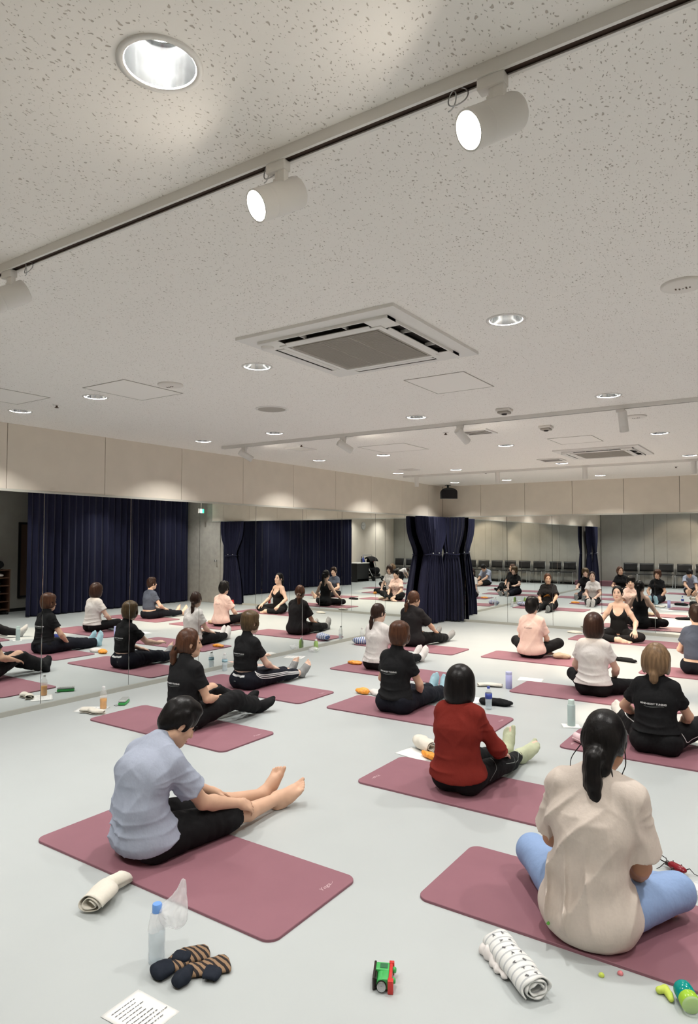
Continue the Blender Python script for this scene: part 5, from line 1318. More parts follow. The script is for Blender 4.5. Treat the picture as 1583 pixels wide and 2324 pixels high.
def soft(name, label, cat, x, y, z, rz, L, W, Ht, m, seed, parts=3, h=0.005, group=None, amp=0.010, tail=0.0):
    """a crumpled, folded piece of cloth"""
    rn = random.Random(seed); F = Field(h)
    for i in range(parts):
        q = (i+0.5)/parts-0.5
        F.ell((q*L*0.7, rn.uniform(-0.12, 0.12)*W, Ht*rn.uniform(0.38, 0.52)), (L*0.62/parts+0.03, W*rn.uniform(0.40, 0.52), Ht*rn.uniform(0.42, 0.55)), None, 0.02)
    if tail: F.cone((-L*0.42, 0.0, Ht*0.5), (-L*0.60, tail, Ht*0.9), Ht*0.32, Ht*0.14, 0.02); F.cone((-L*0.42, 0.0, Ht*0.4), (-L*0.62, -tail*0.6, Ht*0.35), Ht*0.36, Ht*0.2, 0.02)
    def f(v, X, Y, Z):
        a = amp*0.7*wav(X, Y, Z, 60, (0.5, 1.2, 1.2), seed=seed % 9)-amp*0.6*(1-np.abs(np.sin(X*30+Y*75+3*wav(X, Y, Z, 25, seed=(seed+3) % 9))))**2
        return np.maximum(v+a.astype(F32), (0.001-Z).astype(F32))
    F.post.append(f)
    o = solid(name, F, m, None, 2); o.location = (x, y, z); o.rotation_euler = (0, 0, rz); return setp(o, label, cat, group)

def rolled(name, label, cat, x, y, z, rz, path, rad, flat, turns, m, seed, group=None, n=60, ns=26, r0=0.35, wob=0.12):
    """a cloth folded over itself: a flattened spiral section swept along a path"""
    t = thing(name, label, cat, (x, y, z), rz, group); bm = bmesh.new(); P_ = [V3(*p) for p in path]; rows = []
    for k in range(ns+1):
        q = k/ns*(len(P_)-1); i = min(int(q), len(P_)-2); f = q-i; p0, p1, p2, p3 = P_[max(i-1, 0)], P_[i], P_[i+1], P_[min(i+2, len(P_)-1)]
        c = 0.5*((2*p1)+(p2-p0)*f+(2*p0-5*p1+4*p2-p3)*f*f+(3*p1-p0-3*p2+p3)*f**3); dr = 0.5*((p2-p0)+2*(2*p0-5*p1+4*p2-p3)*f+3*(3*p1-p0-3*p2+p3)*f*f); dr[2] = 0
        d = unit(dr+1e-9); sd = V3(d[1], -d[0], 0); rr = np.interp(q, range(len(rad)), rad); fl = np.interp(q, range(len(flat)), flat); row = []
        for j in range(n+1):
            an = j/n*2*math.pi*turns+1.2; r = rr*(r0+(1-r0)*j/n); w = 1+wob*float(wav(c[0]*3+0.3*math.cos(an), c[1]*3+0.3*math.sin(an), seed*0.37, 9, seed=seed % 9))+0.5*wob*math.sin(an*3+k*0.5+seed)
            p = c+sd*r*w*math.cos(an)+V3(0, 0, r*fl*w*math.sin(an)+rr*fl*1.02); p[2] = max(p[2], 0.0012+0.0012*(n-j)/n)
            row.append(bm.verts.new(p+d*0.006*math.sin(an*2+seed)*(1 if k in (0, ns) else 0)))
        rows.append(row)
    for ra, rb in zip(rows[:-1], rows[1:]):
        for j in range(n): bm.faces.new((ra[j], ra[j+1], rb[j+1], rb[j]))
    o = obj('cloth', bm, m, t, smooth=True); md = o.modifiers.new('thick', 'SOLIDIFY'); md.thickness = 0.0035; md.offset = 0; return t
rolled('hand_towel', 'white crumpled hand towel on the floor left of the water bottle', 'towel', -2.60, 1.93, 0, R(-62), ((-0.15, 0.045, 0), (-0.10, 0.035, 0.008), (-0.05, -0.005, 0), (0.03, 0.005, 0), (0.12, -0.012, 0)), (0.018, 0.036, 0.040, 0.060, 0.062), (1.1, 1.0, 0.85, 0.72, 0.62), 2.3, M['cream_cloth'], 3)
rolled('hand_towel', 'white folded towel at the corner of the mat beside the tea bottle', 'towel', -5.43, 3.86, 0, R(15), ((-0.12, 0, 0), (-0.04, 0.02, 0), (0.04, -0.01, 0), (0.12, 0.02, 0)), (0.05, 0.045, 0.05, 0.03), (0.5, 0.6, 0.5, 0.7), 1.7, M['cream_cloth'], 5)
rolled('hand_towel', 'cream towel lying beside the lavender tumbler', 'towel', -2.86, 6.98, 0, R(25), ((-0.13, 0, 0), (0, 0.015, 0), (0.13, -0.01, 0)), (0.045, 0.055, 0.05), (0.4, 0.4, 0.4), 1.5, M['cream_cloth'], 7)
rolled('hand_towel', 'pink and white rolled hand towel at the corner of a mat', 'towel', -1.49, 5.44, MT, R(-40), ((-0.05, 0, 0), (0, 0, 0), (0.05, 0, 0)), (0.036, 0.036, 0.036), (0.95, 0.95, 0.95), 2.8, M['pink_towel'], 2, wob=0.05)
rolled('hand_towel', 'white towel on paper beside the woman in the brick red sweater', 'towel', -2.42, 4.62, 0.003, R(-30), ((-0.09, 0.01, 0), (0, -0.01, 0), (0.09, 0.01, 0)), (0.060, 0.066, 0.060), (0.75, 0.7, 0.65), 2.2, M['cream_cloth'], 4, wob=0.14)
soft('hand_towel', 'blue and white crumpled cloth by the left mirror baseboard', 'towel', -5.62, 8.66, MT, R(20), 0.22, 0.15, 0.10, M['blue_towel'], 6, 3, 0.006)
soft('hand_towel', 'cream folded cloth on the floor beside the instructor mat', 'towel', -3.28, 11.78, 0, R(5), 0.24, 0.10, 0.035, M['cream_cloth'], 8, 3, 0.007)
soft('hand_towel', 'white towel beside an orange packet behind the mat of light blue socks', 'towel', -3.64, 5.955, 0, R(-12), 0.20, 0.09, 0.06, M['white_cloth'], 9, 3, 0.006)
soft('cloth_pouch', 'tan crumpled pouch beside the knee of the woman in pale pink', 'pouch', -2.72, 9.12, MT, R(30), 0.20, 0.14, 0.07, mat('tan_cloth', (0.42, 0.33, 0.24), 0.9), 1, 3, 0.007)
soft('carry_bag', 'black limp cloth bag on the floor behind the clear blue-labelled bottle', 'bag', -2.50, 6.24, 0, R(10), 0.30, 0.13, 0.06, M['black_cloth'], 5, 3, 0.006)
soft('carry_bag', 'flat black cloth bag lying between the white-shirted bob woman and instructor', 'bag', -2.00, 9.42, 0, R(-12), 0.34, 0.12, 0.05, M['black_cloth'], 2, 3, 0.007)
soft('checked_cloth', 'grey checked cloth lying at the lower right picture corner', 'cloth', -0.215, 2.46, 0, R(40), 0.20, 0.14, 0.06, M['check'], 3, 3, 0.005)
soft('snack_packet', 'orange snack packet on the mat of the long-ponytailed woman', 'packet', -4.77, 7.22, MT, R(5), 0.15, 0.09, 0.04, M['orange'], 4, 2, 0.005)
soft('snack_packet', 'orange snack packet lying against a white towel behind a mat', 'packet', -3.825, 5.93, 0, R(10), 0.11, 0.08, 0.06, M['orange'], 6, 2, 0.005)
soft('snack_packet', 'small orange packet leaning on the towel beside the red sweater woman', 'packet', -2.30, 4.47, 0.003, R(-30), 0.11, 0.07, 0.05, M['orange'], 7, 2, 0.005)
soft('snack_packet', 'small yellow packet by the right arm of the bob-haired woman', 'packet', -1.55, 7.62, 0, R(-30), 0.10, 0.08, 0.07, M['orange'], 8, 2, 0.006)

# bottles and tumblers
def bottle(name, label, x, y, z, prof, m, level=None, liq=None, band=None, cap=None, sc=1.0):
    t = thing(name, label, 'bottle', (x, y, z)); S = lambda p: [(r*sc, q*sc) for r, q in p]
    bm = bmesh.new(); lathe(bm, S(prof), 28, cap=False); obj('shell', bm, m, t, smooth=True)
    if level:
        bm = bmesh.new(); pr = [(0, 0.004)]+[(max(r-0.002, 0), max(q, 0.004)) for r, q in prof if 0.002 < q < level and r > 0.004]; pr += [(pr[-1][0], level), (0, level)]
        lathe(bm, S(pr), 28, cap=False); obj('contents', bm, liq, t, smooth=True)
    if band:
        bm = bmesh.new(); r, a, b = band[:3]; lathe(bm, S([(r, a), (r+0.0006, a), (r+0.0006, b), (r, b)]), 28, cap=False); obj('label_band', bm, band[3], t, smooth=True)
    if cap:
        r, a, b, cm = cap; bm = bmesh.new(); lathe(bm, S([(0, a), (r, a), (r, b-0.003), (r-0.002, b), (0, b)]), 24, cap=False); obj('cap', bm, cm, t, auto=40)
    return t
PET = [(0, 0.002), (0.026, 0.0), (0.031, 0.006), (0.032, 0.03), (0.0305, 0.05), (0.032, 0.07), (0.032, 0.135), (0.029, 0.155), (0.018, 0.180), (0.013, 0.188), (0.013, 0.205)]
CAP = lambda m: (0.0145, 0.192, 0.212, m)
bottle('water_bottle', 'clear water bottle with light blue cap under a plastic bag', -2.065, 1.765, 0, PET, M['clear'], 0.115, M['water'], None, (0.018, 0.185, 0.216, M['cap_blue']))
bottle('tea_bottle', 'clear bottle half full of amber tea by a white towel', -5.49, 4.02, 0, PET, M['clear'], 0.10, M['tea'], (0.0325, 0.10, 0.13, M['clear']), CAP(M['cap_white']))
bottle('water_bottle', 'clear water bottle with blue label on the floor by the left mirror', -5.86, 6.0, 0, PET, M['clear'], 0.09, M['water'], (0.0325, 0.105, 0.14, M['blue_sock']), CAP(M['cap_white']))
bottle('water_bottle', 'clear bottle with dark blue label and cap standing by a black bag', -2.50, 6.07, 0, PET, M['clear'], 0.09, M['water'], (0.0326, 0.10, 0.15, M['label_blue']), CAP(M['label_blue']))
bottle('water_bottle', 'clear bottle standing behind the blue and white cloth at the left mirror', -5.77, 8.93, 0, PET, M['clear'], 0.08, M['water'], None, CAP(M['cap_white']))
bottle('drink_can', 'small green drink bottle by the left mirror baseboard', -5.84, 7.82, 0, [(0, 0.002), (0.028, 0.0), (0.032, 0.006), (0.032, 0.10), (0.026, 0.125), (0.015, 0.14), (0.015, 0.155), (0, 0.156)], M['green_can'], cap=(0.0165, 0.14, 0.16, M['cap_white']))
bottle('tumbler', 'lavender tumbler standing between a cream towel and a mat', -2.66, 7.02, 0, [(0, 0.001), (0.030, 0.0), (0.034, 0.006), (0.034, 0.15), (0, 0.152)], M['lavender'], cap=(0.034, 0.150, 0.178, mat('lavender_lid', (0.52, 0.54, 0.80), 0.4)))
bottle('tumbler', 'pale teal tumbler standing upright on a white paper napkin', -1.69, 5.93, 0.001, [(0, 0.001), (0.030, 0.0), (0.033, 0.006), (0.033, 0.175), (0.027, 0.185), (0, 0.186)], M['teal_pale'], cap=(0.027, 0.185, 0.222, M['teal_lid']))
bottle('tumbler', 'red tumbler on the floor seen in the left mirror near the curtain', -0.90, 11.55, 0, [(0, 0.001), (0.030, 0.0), (0.033, 0.006), (0.033, 0.14), (0.028, 0.15), (0, 0.15)], M['red_gloss'], cap=(0.028, 0.15, 0.18, M['red_gloss']))

# thin plastic bags
def film_bag(name, label, x, y, z, S, seed):
    bm = bmesh.new(); bmesh.ops.create_icosphere(bm, subdivisions=4, radius=1.0); V = np.array([v.co[:] for v in bm.verts]); X, Y, Z = V.T
    d = 1+0.22*wav(X, Y, Z, 2.6, seed=seed)+0.10*np.abs(wav(X, Y, Z, 6, seed=(seed+3) % 9))-0.05*np.abs(wav(X, Y, Z, 13, seed=(seed+5) % 9))
    for v, k in zip(bm.verts, d): v.co = Vector((v.co.x*S[0]*k, v.co.y*S[1]*k, max(v.co.z*S[2]*k, -S[2]*0.93)))
    o = obj(name, bm, M['film'], None, smooth=False); o.location = (x, y, z); return setp(o, label, 'bag')
# bag that hangs crumpled on the bottle neck and rises to one side
t = thing('plastic_bag', 'crumpled clear plastic bag draped over the blue-capped water bottle', 'bag', (-2.065, 1.765, 0))
bm = bmesh.new(); bmesh.ops.create_icosphere(bm, subdivisions=5, radius=1.0); V = np.array([v.co[:] for v in bm.verts]); X, Y, Z = V.T
d = 1+0.16*wav(X, Y, Z, 2.4, seed=4)+0.13*np.abs(wav(X, Y, Z, 5.5, seed=6))-0.10*(1-np.abs(wav(X, Y, Z, 9, seed=1)))**3
for v, k in zip(bm.verts, d):
    u = max(v.co.z, 0); x, y, z = v.co.x*0.066*k*(1-0.55*u), v.co.y*0.040*k*(1-0.6*u), v.co.z*0.062*k+0.055*u**3
    v.co = Vector((x+0.050+0.035*u, y+0.030+0.025*u, z+0.195))
obj('bag_film', bm, M['film'], t, smooth=True)
bm = bmesh.new(); g = []
for i in range(9):
    r = 0.020+0.014*i/8; g.append([bm.verts.new((r*(1+0.25*float(wav(math.cos(a), math.sin(a), i*0.2, 3, seed=2)))*math.cos(a), r*(1+0.25*float(wav(math.cos(a), math.sin(a), i*0.2, 3, seed=2)))*math.sin(a), 0.185-0.0075*i)) for a in np.linspace(0, 2*math.pi, 40, endpoint=False)])
for r0, r1 in zip(g[:-1], g[1:]):
    for j in range(40): bm.faces.new((r0[j], r0[(j+1) % 40], r1[(j+1) % 40], r1[j]))
obj('bag_skirt', bm, M['film'], t, smooth=True)
film_bag('plastic_bag', 'crumpled clear plastic bag beside the mat at the right picture edge', -0.42, 3.46, 0.028, (0.085, 0.055, 0.028), 2)
film_bag('plastic_bag', 'small crumpled clear bag around the green drink bottle', -5.80, 7.72, 0.035, (0.07, 0.07, 0.036), 4)

# papers
def sheet(label, x, y, rz, a, b, z=0.0006, lines=0, along='x', m='paper', cat='paper'):
    t = thing('paper_sheet', label, cat, (x, y, 0), rz)
    bm = bmesh.new(); n = 8; g = [[bm.verts.new((-a/2+a*i/n, -b/2+b*j/n, z+0.0025*(math.sin(3*i/n+2*j/n)+1)*0.5)) for j in range(n+1)] for i in range(n+1)]
    for i in range(n):
        for j in range(n): bm.faces.new((g[i][j], g[i+1][j], g[i+1][j+1], g[i][j+1]))
    o = obj('sheet', bm, M[m], t, smooth=True); md = o.modifiers.new('thick', 'SOLIDIFY'); md.thickness = 0.0004
    if lines:
        rn = random.Random(lines); bm = bmesh.new(); L, W = (a, b) if along == 'x' else (b, a)
        for k in range(lines):
            p = W*(0.36-0.70*k/max(lines-1, 1)); q = -L*0.36; end = L*rn.uniform(0.12, 0.38)
            while q < end:
                w = rn.uniform(0.004, 0.016); hh = 0.0016
                pts = [(q, p-hh), (q+w, p-hh), (q+w, p+hh), (q, p+hh)]
                if along != 'x': pts = [(-yy, xx) for xx, yy in pts]
                bm.faces.new([bm.verts.new((X_, Y_, z+0.0034)) for X_, Y_ in pts]); q += w+rn.uniform(0.002, 0.005)
        oo = obj('printed_text', bm, M['ink'], t); oo['kind'] = 'stuff'
    return t
sheet('white printed handout lying on the floor at the bottom left', -1.885, 1.545, R(2), 0.205, 0.16, lines=9, along='y')
sheet('white paper sheet on the floor beside the tea bottle', -5.57, 3.95, R(-58), 0.20, 0.27, lines=6)
sheet('white paper sheet lying by the left mirror baseboard', -5.76, 7.22, R(-70), 0.20, 0.27, lines=5)
sheet('white paper sheet under the towel of the woman in brick red', -2.42, 4.50, R(-12), 0.27, 0.20, lines=0)
sheet('white paper napkin under the pale teal tumbler', -1.69, 5.92, R(25), 0.15, 0.13, lines=0)
sheet('white paper sheet lying behind the lavender tumbler', -2.62, 7.60, R(10), 0.27, 0.20, lines=0)
sheet('white paper sheet beside the black bag and blue-labelled bottle', -2.80, 6.30, R(20), 0.20, 0.27, lines=4)
sheet('pink folded paper leaning by the left mirror near the blue-labelled bottle', -5.80, 6.5, R(20), 0.2, 0.14, lines=0, m='pink_cloth')

# green case with ribbed grey lid
t = thing('spectacle_case', 'green case with ribbed grey lid beside the tea bottle', 'case', (-5.50, 4.26, 0), R(-52))
bm = bmesh.new(); bx(bm, -0.085, 0.085, -0.036, 0.036, 0.002, 0.030, 0, 0.010); obj('case_base', bm, M['green_gloss'], t, auto=40)
bm = bmesh.new(); bx(bm, -0.084, 0.084, -0.035, 0.035, 0.030, 0.050, 0, 0.010)
for i in range(9): bx(bm, -0.070+i*0.0165, -0.063+i*0.0165, -0.030, 0.030, 0.049, 0.0525)
obj('case_lid', bm, M['pen_case'], t, auto=40)
bm = bmesh.new(); tube(bm, [(0.08, -0.02, 0.004), (0.10, -0.05, 0.003), (0.075, -0.075, 0.003), (0.05, -0.05, 0.003)], 0.0015, 6); obj('cord_loop', bm, M['black_plastic'], t)

# pair of striped socks
t = thing('folded_socks', 'pair of tan and black striped socks with dark heels beside the water bottle', 'socks', (-1.925, 1.80, 0), R(-8))
def sockbit(name, pts, w, hgt, m, sd=0):
    F = Field(0.0032)
    for (p, q), (w0, w1) in zip(zip(pts[:-1], pts[1:]), zip(w[:-1], w[1:])):
        p, q = V3(*p), V3(*q); d = unit(q-p); F.seg(p, q, V3(d[1], -d[0], 0), (w0, hgt), (w1, hgt), 0.012)
    F.post.append(lambda v, X, Y, Z: np.maximum(v+(0.0030*wav(X, Y, Z, 70, seed=sd)).astype(F32)-(0.0025*(1-np.abs(np.sin(X*60+Y*40+sd)))**3).astype(F32), (0.001-Z).astype(F32))); return solid(name, F, m, t, 1)
sockbit('sock_leg', ((-0.030, 0.095, 0.013), (-0.060, 0.030, 0.016), (-0.050, -0.045, 0.016)), (0.050, 0.046, 0.042), 0.014, M['sock_stripe'], 1)
sockbit('sock_leg', ((0.085, 0.105, 0.012), (0.060, 0.050, 0.015), (0.025, -0.010, 0.015)), (0.050, 0.046, 0.034), 0.014, M['sock_stripe'], 3)
sockbit('sock_heel', ((-0.070, -0.005, 0.027), (-0.035, 0.015, 0.027)), (0.030, 0.028), 0.013, M['sock_dark'], 2)
sockbit('sock_heel', ((0.085, 0.020, 0.022), (0.120, 0.040, 0.018)), (0.034, 0.030), 0.013, M['sock_dark'], 4)
sockbit('sock_toe', ((-0.045, -0.060, 0.024), (-0.050, -0.105, 0.022)), (0.044, 0.040), 0.020, M['sock_dark'], 5)
sockbit('sock_toe', ((0.030, -0.020, 0.022), (0.045, -0.060, 0.022), (0.050, -0.085, 0.020)), (0.020, 0.030, 0.028), 0.018, M['sock_dark'], 6)

# toy train lying on its side
t = thing('toy_train', 'small green toy train with red running board lying on its side', 'toy', (-1.285, 2.145, 0), R(27))
bm = bmesh.new(); bx(bm, 0.014, 0.026, -0.055, 0.055, 0.003, 0.044, 0, 0.002); bx(bm, 0.012, 0.032, -0.062, -0.040, 0.001, 0.046, 0, 0.002); bx(bm, 0.012, 0.030, 0.045, 0.060, 0.001, 0.046, 0, 0.002); obj('running_board', bm, M['red_gloss'], t, auto=40)
bm = bmesh.new(); bx(bm, -0.036, 0.014, 0.005, 0.050, 0.004, 0.044, 0, 0.004); bx(bm, -0.010, 0.014, -0.045, 0.010, 0.006, 0.042, 0, 0.003)
lathe(bm, [(0, -0.045), (0.016, -0.045), (0.017, -0.040), (0.017, 0.02), (0, 0.02)], 20, cap=False, mat=Matrix.Translation((-0.012, 0.0, 0.024)) @ Matrix.Rotation(R(-90), 4, 'X')); obj('engine_body', bm, M['green_gloss'], t, auto=40)
bm = bmesh.new(); bx(bm, -0.043, -0.034, -0.048, 0.054, 0.002, 0.046, 0, 0.003); bx(bm, -0.034, -0.028, -0.044, 0.006, 0.006, 0.040, 0, 0.003); obj('cab_roof', bm, M['beetle_black'], t, auto=40)
bm = bmesh.new(); bx(bm, -0.020, 0.008, 0.014, 0.040, 0.0435, 0.0455, 0, 0.0005); obj('window_outline', bm, M['green_dark'], t)
bm = bmesh.new()
for yy in (-0.030, 0.030): lathe(bm, [(0, 0.0), (0.010, 0.0), (0.011, 0.004), (0.008, 0.012), (0, 0.013)], 16, cap=False, mat=Matrix.Translation((0.026, yy, 0.030)) @ Matrix.Rotation(R(90), 4, 'Y'))
obj('buffer', bm, M['green_gloss'], t, smooth=True)
bm = bmesh.new(); lathe(bm, [(0, -0.010), (0.0175, -0.010), (0.0175, -0.002), (0.015, -0.001), (0, -0.001)], 24, cap=False, mat=Matrix.Translation((-0.010, -0.052, 0.021)) @ Matrix.Rotation(R(78), 4, 'X')); obj('wheel_arch', bm, M['beetle_black'], t, auto=40)
bm = bmesh.new(); lathe(bm, [(0, -0.002), (0.0155, -0.002), (0.0155, 0.004), (0.012, 0.005), (0.011, 0.0035), (0.004, 0.004), (0.004, 0.006), (0, 0.006)], 24, cap=False, mat=Matrix.Translation((-0.010, -0.054, 0.021)) @ Matrix.Rotation(R(78), 4, 'X')); obj('wheel', bm, M['metal'], t, auto=40)

# rolled baby blanket
t = thing('rolled_blanket', 'rolled white blanket with thin grey stripes and small dark prints', 'blanket', (-0.91, 2.455, 0), R(-41))
bm = bmesh.new(); n = 90; Lb = 0.30; rows = []
for k in range(25):
    x = -Lb/2+Lb*k/24; row = []
    for i in range(n+1):
        a = i/n*2*math.pi*2.6; r = 0.018+0.030*(i/n); q = 1+0.05*math.sin(7*x*6+a)+0.03*math.sin(40*x+2*a)
        row.append(bm.verts.new((x+0.004*math.sin(a*3+i*0.1), r*1.22*math.cos(a)*q, max(r*0.82*math.sin(a)*q+0.042, 0.001+0.0004*(n-i)/n*8))))
    rows.append(row)
for r0, r1 in zip(rows[:-1], rows[1:]):
    for i in range(n): bm.faces.new((r0[i], r0[i+1], r1[i+1], r1[i]))
o = obj('blanket_roll', bm, stripes('blanket_stripes', (0.72, 0.72, 0.70), (0.47, 0.48, 0.49), 10.5, 0.86, 'X'), t, smooth=True); md = o.modifiers.new('thick', 'SOLIDIFY'); md.thickness = 0.005; md.offset = 0
F = Field(0.003); F.ell((-0.05, -0.054, 0.014), (0.085, 0.018, 0.013)); F.ell((-0.115, -0.052, 0.024), (0.038, 0.020, 0.020)); F.ell((-0.13, -0.060, 0.014), (0.03, 0.018, 0.013))
F.post.append(lambda v, X, Y, Z: np.maximum(v+(0.005*wav(X, Y, Z, 75, seed=3)+0.004*np.sin(X*150+Y*60)).astype(F32), (0.001-Z).astype(F32))); solid('loose_fold', F, M['white_cloth'], t)
tr = BVHTree.FromPolygons([v.co.copy() for v in o.data.vertices], [tuple(p.vertices) for p in o.data.polygons])
bm = bmesh.new(); rn = random.Random(4)
for i in range(7):
    for j in range(2):
        x = -0.125+0.042*i; y = -0.028+0.036*j+0.012*(i % 2)
        hit = tr.ray_cast(Vector((x, y, 0.3)), Vector((0, 0, -1)))
        if hit[0] is None: continue
        for k in range(2):
            c = hit[0]+hit[1]*0.0045; a = rn.uniform(-1, 1)+k*1.3; u = Vector((math.cos(a), math.sin(a), 0)); u = (u-hit[1]*u.dot(hit[1])).normalized(); w = hit[1].cross(u)
            c = c+w*0.004*k; bm.faces.new([bm.verts.new(c+u*p*0.007+w*q*0.0016) for p, q in ((-1, -1), (1, -1), (1, 1), (-1, 1))])
oo = obj('dark_prints', bm, M['ink'], t); oo['kind'] = 'stuff'

# putty crumbs, putty lump, putty cup
for x, y, m_, lb in ((-1.005, 2.635, 'crumb_blue', 'tiny blue putty crumb beside the mat above the rolled blanket'), (-0.65, 2.62, 'lime', 'tiny pale yellow putty crumb beside the right foreground mat'), (-0.595, 2.67, 'crumb_pink', 'tiny pink putty crumb touching the right foreground mat')):
    F = Field(0.0015); F.ell((0, 0, 0.004), (0.007, 0.005, 0.005)); F.ell((0.003, 0.002, 0.006), (0.004, 0.004, 0.004)); F.post.append(lambda v, X, Y, Z: np.maximum(v, (0.0005-Z).astype(F32)))
    o = solid('putty_crumb', F, M[m_], None); o.location = (x, y, 0); setp(o, lb, 'crumb', 'putty crumbs on the floor')
F = Field(0.003); F.chain([V3(-0.022, 0.004, 0.012), V3(-0.004, 0.016, 0.016), V3(0.012, -0.004, 0.013), V3(0.020, -0.022, 0.011)], [0.012, 0.013, 0.012, 0.010], 0.006); F.post.append(lambda v, X, Y, Z: np.maximum(v, (0.001-Z).astype(F32)))
o = solid('putty_lump', F, M['lime'], None); o.location = (-0.435, 2.635, 0); setp(o, 'lime yellow bent lump of putty beside the green cup', 'putty')
t = thing('putty_cup', 'translucent teal and lime plastic cup tipped over at the right picture edge', 'toy', (-0.365, 2.62, 0.033), R(28))
Q = Matrix.Rotation(R(92), 4, 'X'); M['teal_cup'] = mat('teal_plastic', (0.0, 0.33, 0.30), 0.15, trans=0.2); M['lime_cup'] = mat('lime_plastic', (0.40, 0.68, 0.05), 0.2, trans=0.2)
bm = bmesh.new(); lathe(bm, [(0, -0.045), (0.030, -0.045), (0.032, -0.040), (0.032, 0.008), (0.030, 0.008)], 30, cap=False, mat=Q); obj('teal_shell', bm, M['teal_cup'], t, smooth=True)
bm = bmesh.new(); lathe(bm, [(0.032, 0.008), (0.0325, 0.036), (0.030, 0.040), (0, 0.040)], 30, cap=False, mat=Q); obj('lime_shell', bm, M['lime_cup'], t, smooth=True)
bm = bmesh.new(); lathe(bm, [(0.031, 0.0405), (0.033, 0.043), (0.033, 0.052), (0.031, 0.054), (0.0, 0.055)], 30, cap=False, mat=Q); obj('clear_lid', bm, M['clear'], t, smooth=True)

# toy beetle
t = thing('toy_beetle', 'shiny dark red toy beetle on the floor behind the blue knee', 'toy', (-0.545, 3.63, 0), R(60)); t.scale = (1.35, 1.35, 1.35)
F = Field(0.002); F.ell((0, -0.014, 0.018), (0.017, 0.028, 0.012)); F.ell((0, 0.018, 0.018), (0.012, 0.012, 0.009)); F.post.append(lambda v, X, Y, Z: v+(0.002*np.exp(-(X/0.0012)**2)).astype(F32)); solid('wing_case', F, M['beetle_red'], t)
bm = bmesh.new(); lathe(bm, [(0, -0.008), (0.008, -0.006), (0.010, 0), (0.006, 0.007), (0, 0.009)], 14, cap=False, mat=Matrix.Translation((0, 0.034, 0.017)))
for s in (-1, 1): tube(bm, [(s*0.005, 0.038, 0.018), (s*0.014, 0.052, 0.024), (s*0.010, 0.066, 0.028), (s*0.004, 0.070, 0.030)], [0.0022, 0.002, 0.0016, 0.0008], 6)
obj('head_with_jaws', bm, M['beetle_black'], t, smooth=True)
for s in (-1, 1):
    for a, b in ((0.020, 0.040), (-0.004, -0.004), (-0.026, -0.048)):
        bm = bmesh.new(); tube(bm, [(s*0.010, a, 0.014), (s*0.024, (a+b)/2, 0.022), (s*0.034, b, 0.006), (s*0.044, b*1.15, 0.001)], [0.002, 0.0018, 0.0014, 0.0009], 6); obj('leg', bm, M['beetle_black'], t, smooth=True)

# ================================================================== the rear of the room, seen in the mirrors
def chair(label, x, y, rz, first=[None], back=0.80):
    t = thing('stacking_chair', label, 'chair', (x, y, 0), rz, 'black chairs along the rear wall')
    if first[0] is not None:
        for ch in first[0].children: c = ch.copy(); COL.objects.link(c); c.parent = t
        return t
    first[0] = t
    bm = bmesh.new(); bx(bm, -0.225, 0.225, -0.20, 0.22, 0.425, 0.455, 0, 0.012); obj('seat', bm, M['black_plastic'], t, auto=40)
    bm = bmesh.new(); n = 10; rows = []
    for z in np.linspace(0.53, 0.80, 6): rows.append([bm.verts.new((-0.225+0.45*i/n, -0.20-0.045*(1-(2*i/n-1)**2)-0.10*(z-0.53), z)) for i in range(n+1)])
    for r0, r1 in zip(rows[:-1], rows[1:]):
        for i in range(n): bm.faces.new((r0[i], r0[i+1], r1[i+1], r1[i]))
    o = obj('backrest', bm, M['black_plastic'], t, smooth=True); md = o.modifiers.new('thick', 'SOLIDIFY'); md.thickness = 0.02
    for s in (-1, 1):
        bm = bmesh.new(); tube(bm, [(s*0.235, 0.20, 0.0), (s*0.235, 0.19, 0.42), (s*0.225, 0.16, 0.44)], 0.010, 8); obj('leg', bm, M['metal'], t, smooth=True)
        bm = bmesh.new(); tube(bm, [(s*0.235, -0.24, 0.0), (s*0.235, -0.19, 0.43), (s*0.230, -0.21, 0.60), (s*0.228, -0.235, 0.78)], 0.010, 8); obj('leg', bm, M['metal'], t, smooth=True)
        bm = bmesh.new(); tube(bm, [(s*0.235, -0.19, 0.42), (s*0.235, 0.19, 0.42)], 0.009, 8); obj('side_rail', bm, M['metal'], t, smooth=True)
    return t
for i, x in enumerate((-4.93, -4.42, -3.82, -3.27, -2.72, -2.19, -1.66, -1.12, -0.60)):
    chair(['black chair by the rear wall, nearest the rear corner curtain', 'black chair by the rear wall, second from the rear corner curtain', 'black chair by the rear wall, third from the rear corner curtain', 'black chair by the rear wall, fourth from the rear corner curtain',
           'black chair by the rear wall, fifth from the rear corner curtain', 'black chair by the rear wall, sixth from the rear corner curtain', 'black chair by the rear wall, seventh from the rear corner curtain', 'black chair by the rear wall, eighth from the rear corner curtain', 'black chair by the rear wall, ninth from the rear corner curtain'][i], x, 0.02, R((i*37) % 9-4))
chair('black chair by the rear wall, left of the low table in the mirror', 0.95, 0.02, 0); chair('black chair by the rear wall beside the stroller', 1.50, 0.05, R(6)); chair('black chair in the rear corner near the clock wall', 2.08, 0.08, R(-8))
t = thing('low_table', 'white topped low table near the rear wall seen in the left mirror', 'table', (0.55, 0.55, 0))
bm = bmesh.new(); bx(bm, -0.30, 0.30, -0.2, 0.2, 0.62, 0.645, 0, 0.004); obj('table_top', bm, M['white'], t)
for sx in (-1, 1):
    for sy in (-1, 1): bm = bmesh.new(); tube(bm, [(sx*0.27, sy*0.17, 0), (sx*0.27, sy*0.17, 0.62)], 0.012, 8); obj('leg', bm, M['metal'], t)
t = thing('side_desk', 'dark desk with pale top against the clock wall, seen in the mirrors', 'desk', (2.12, 3.0, 0))
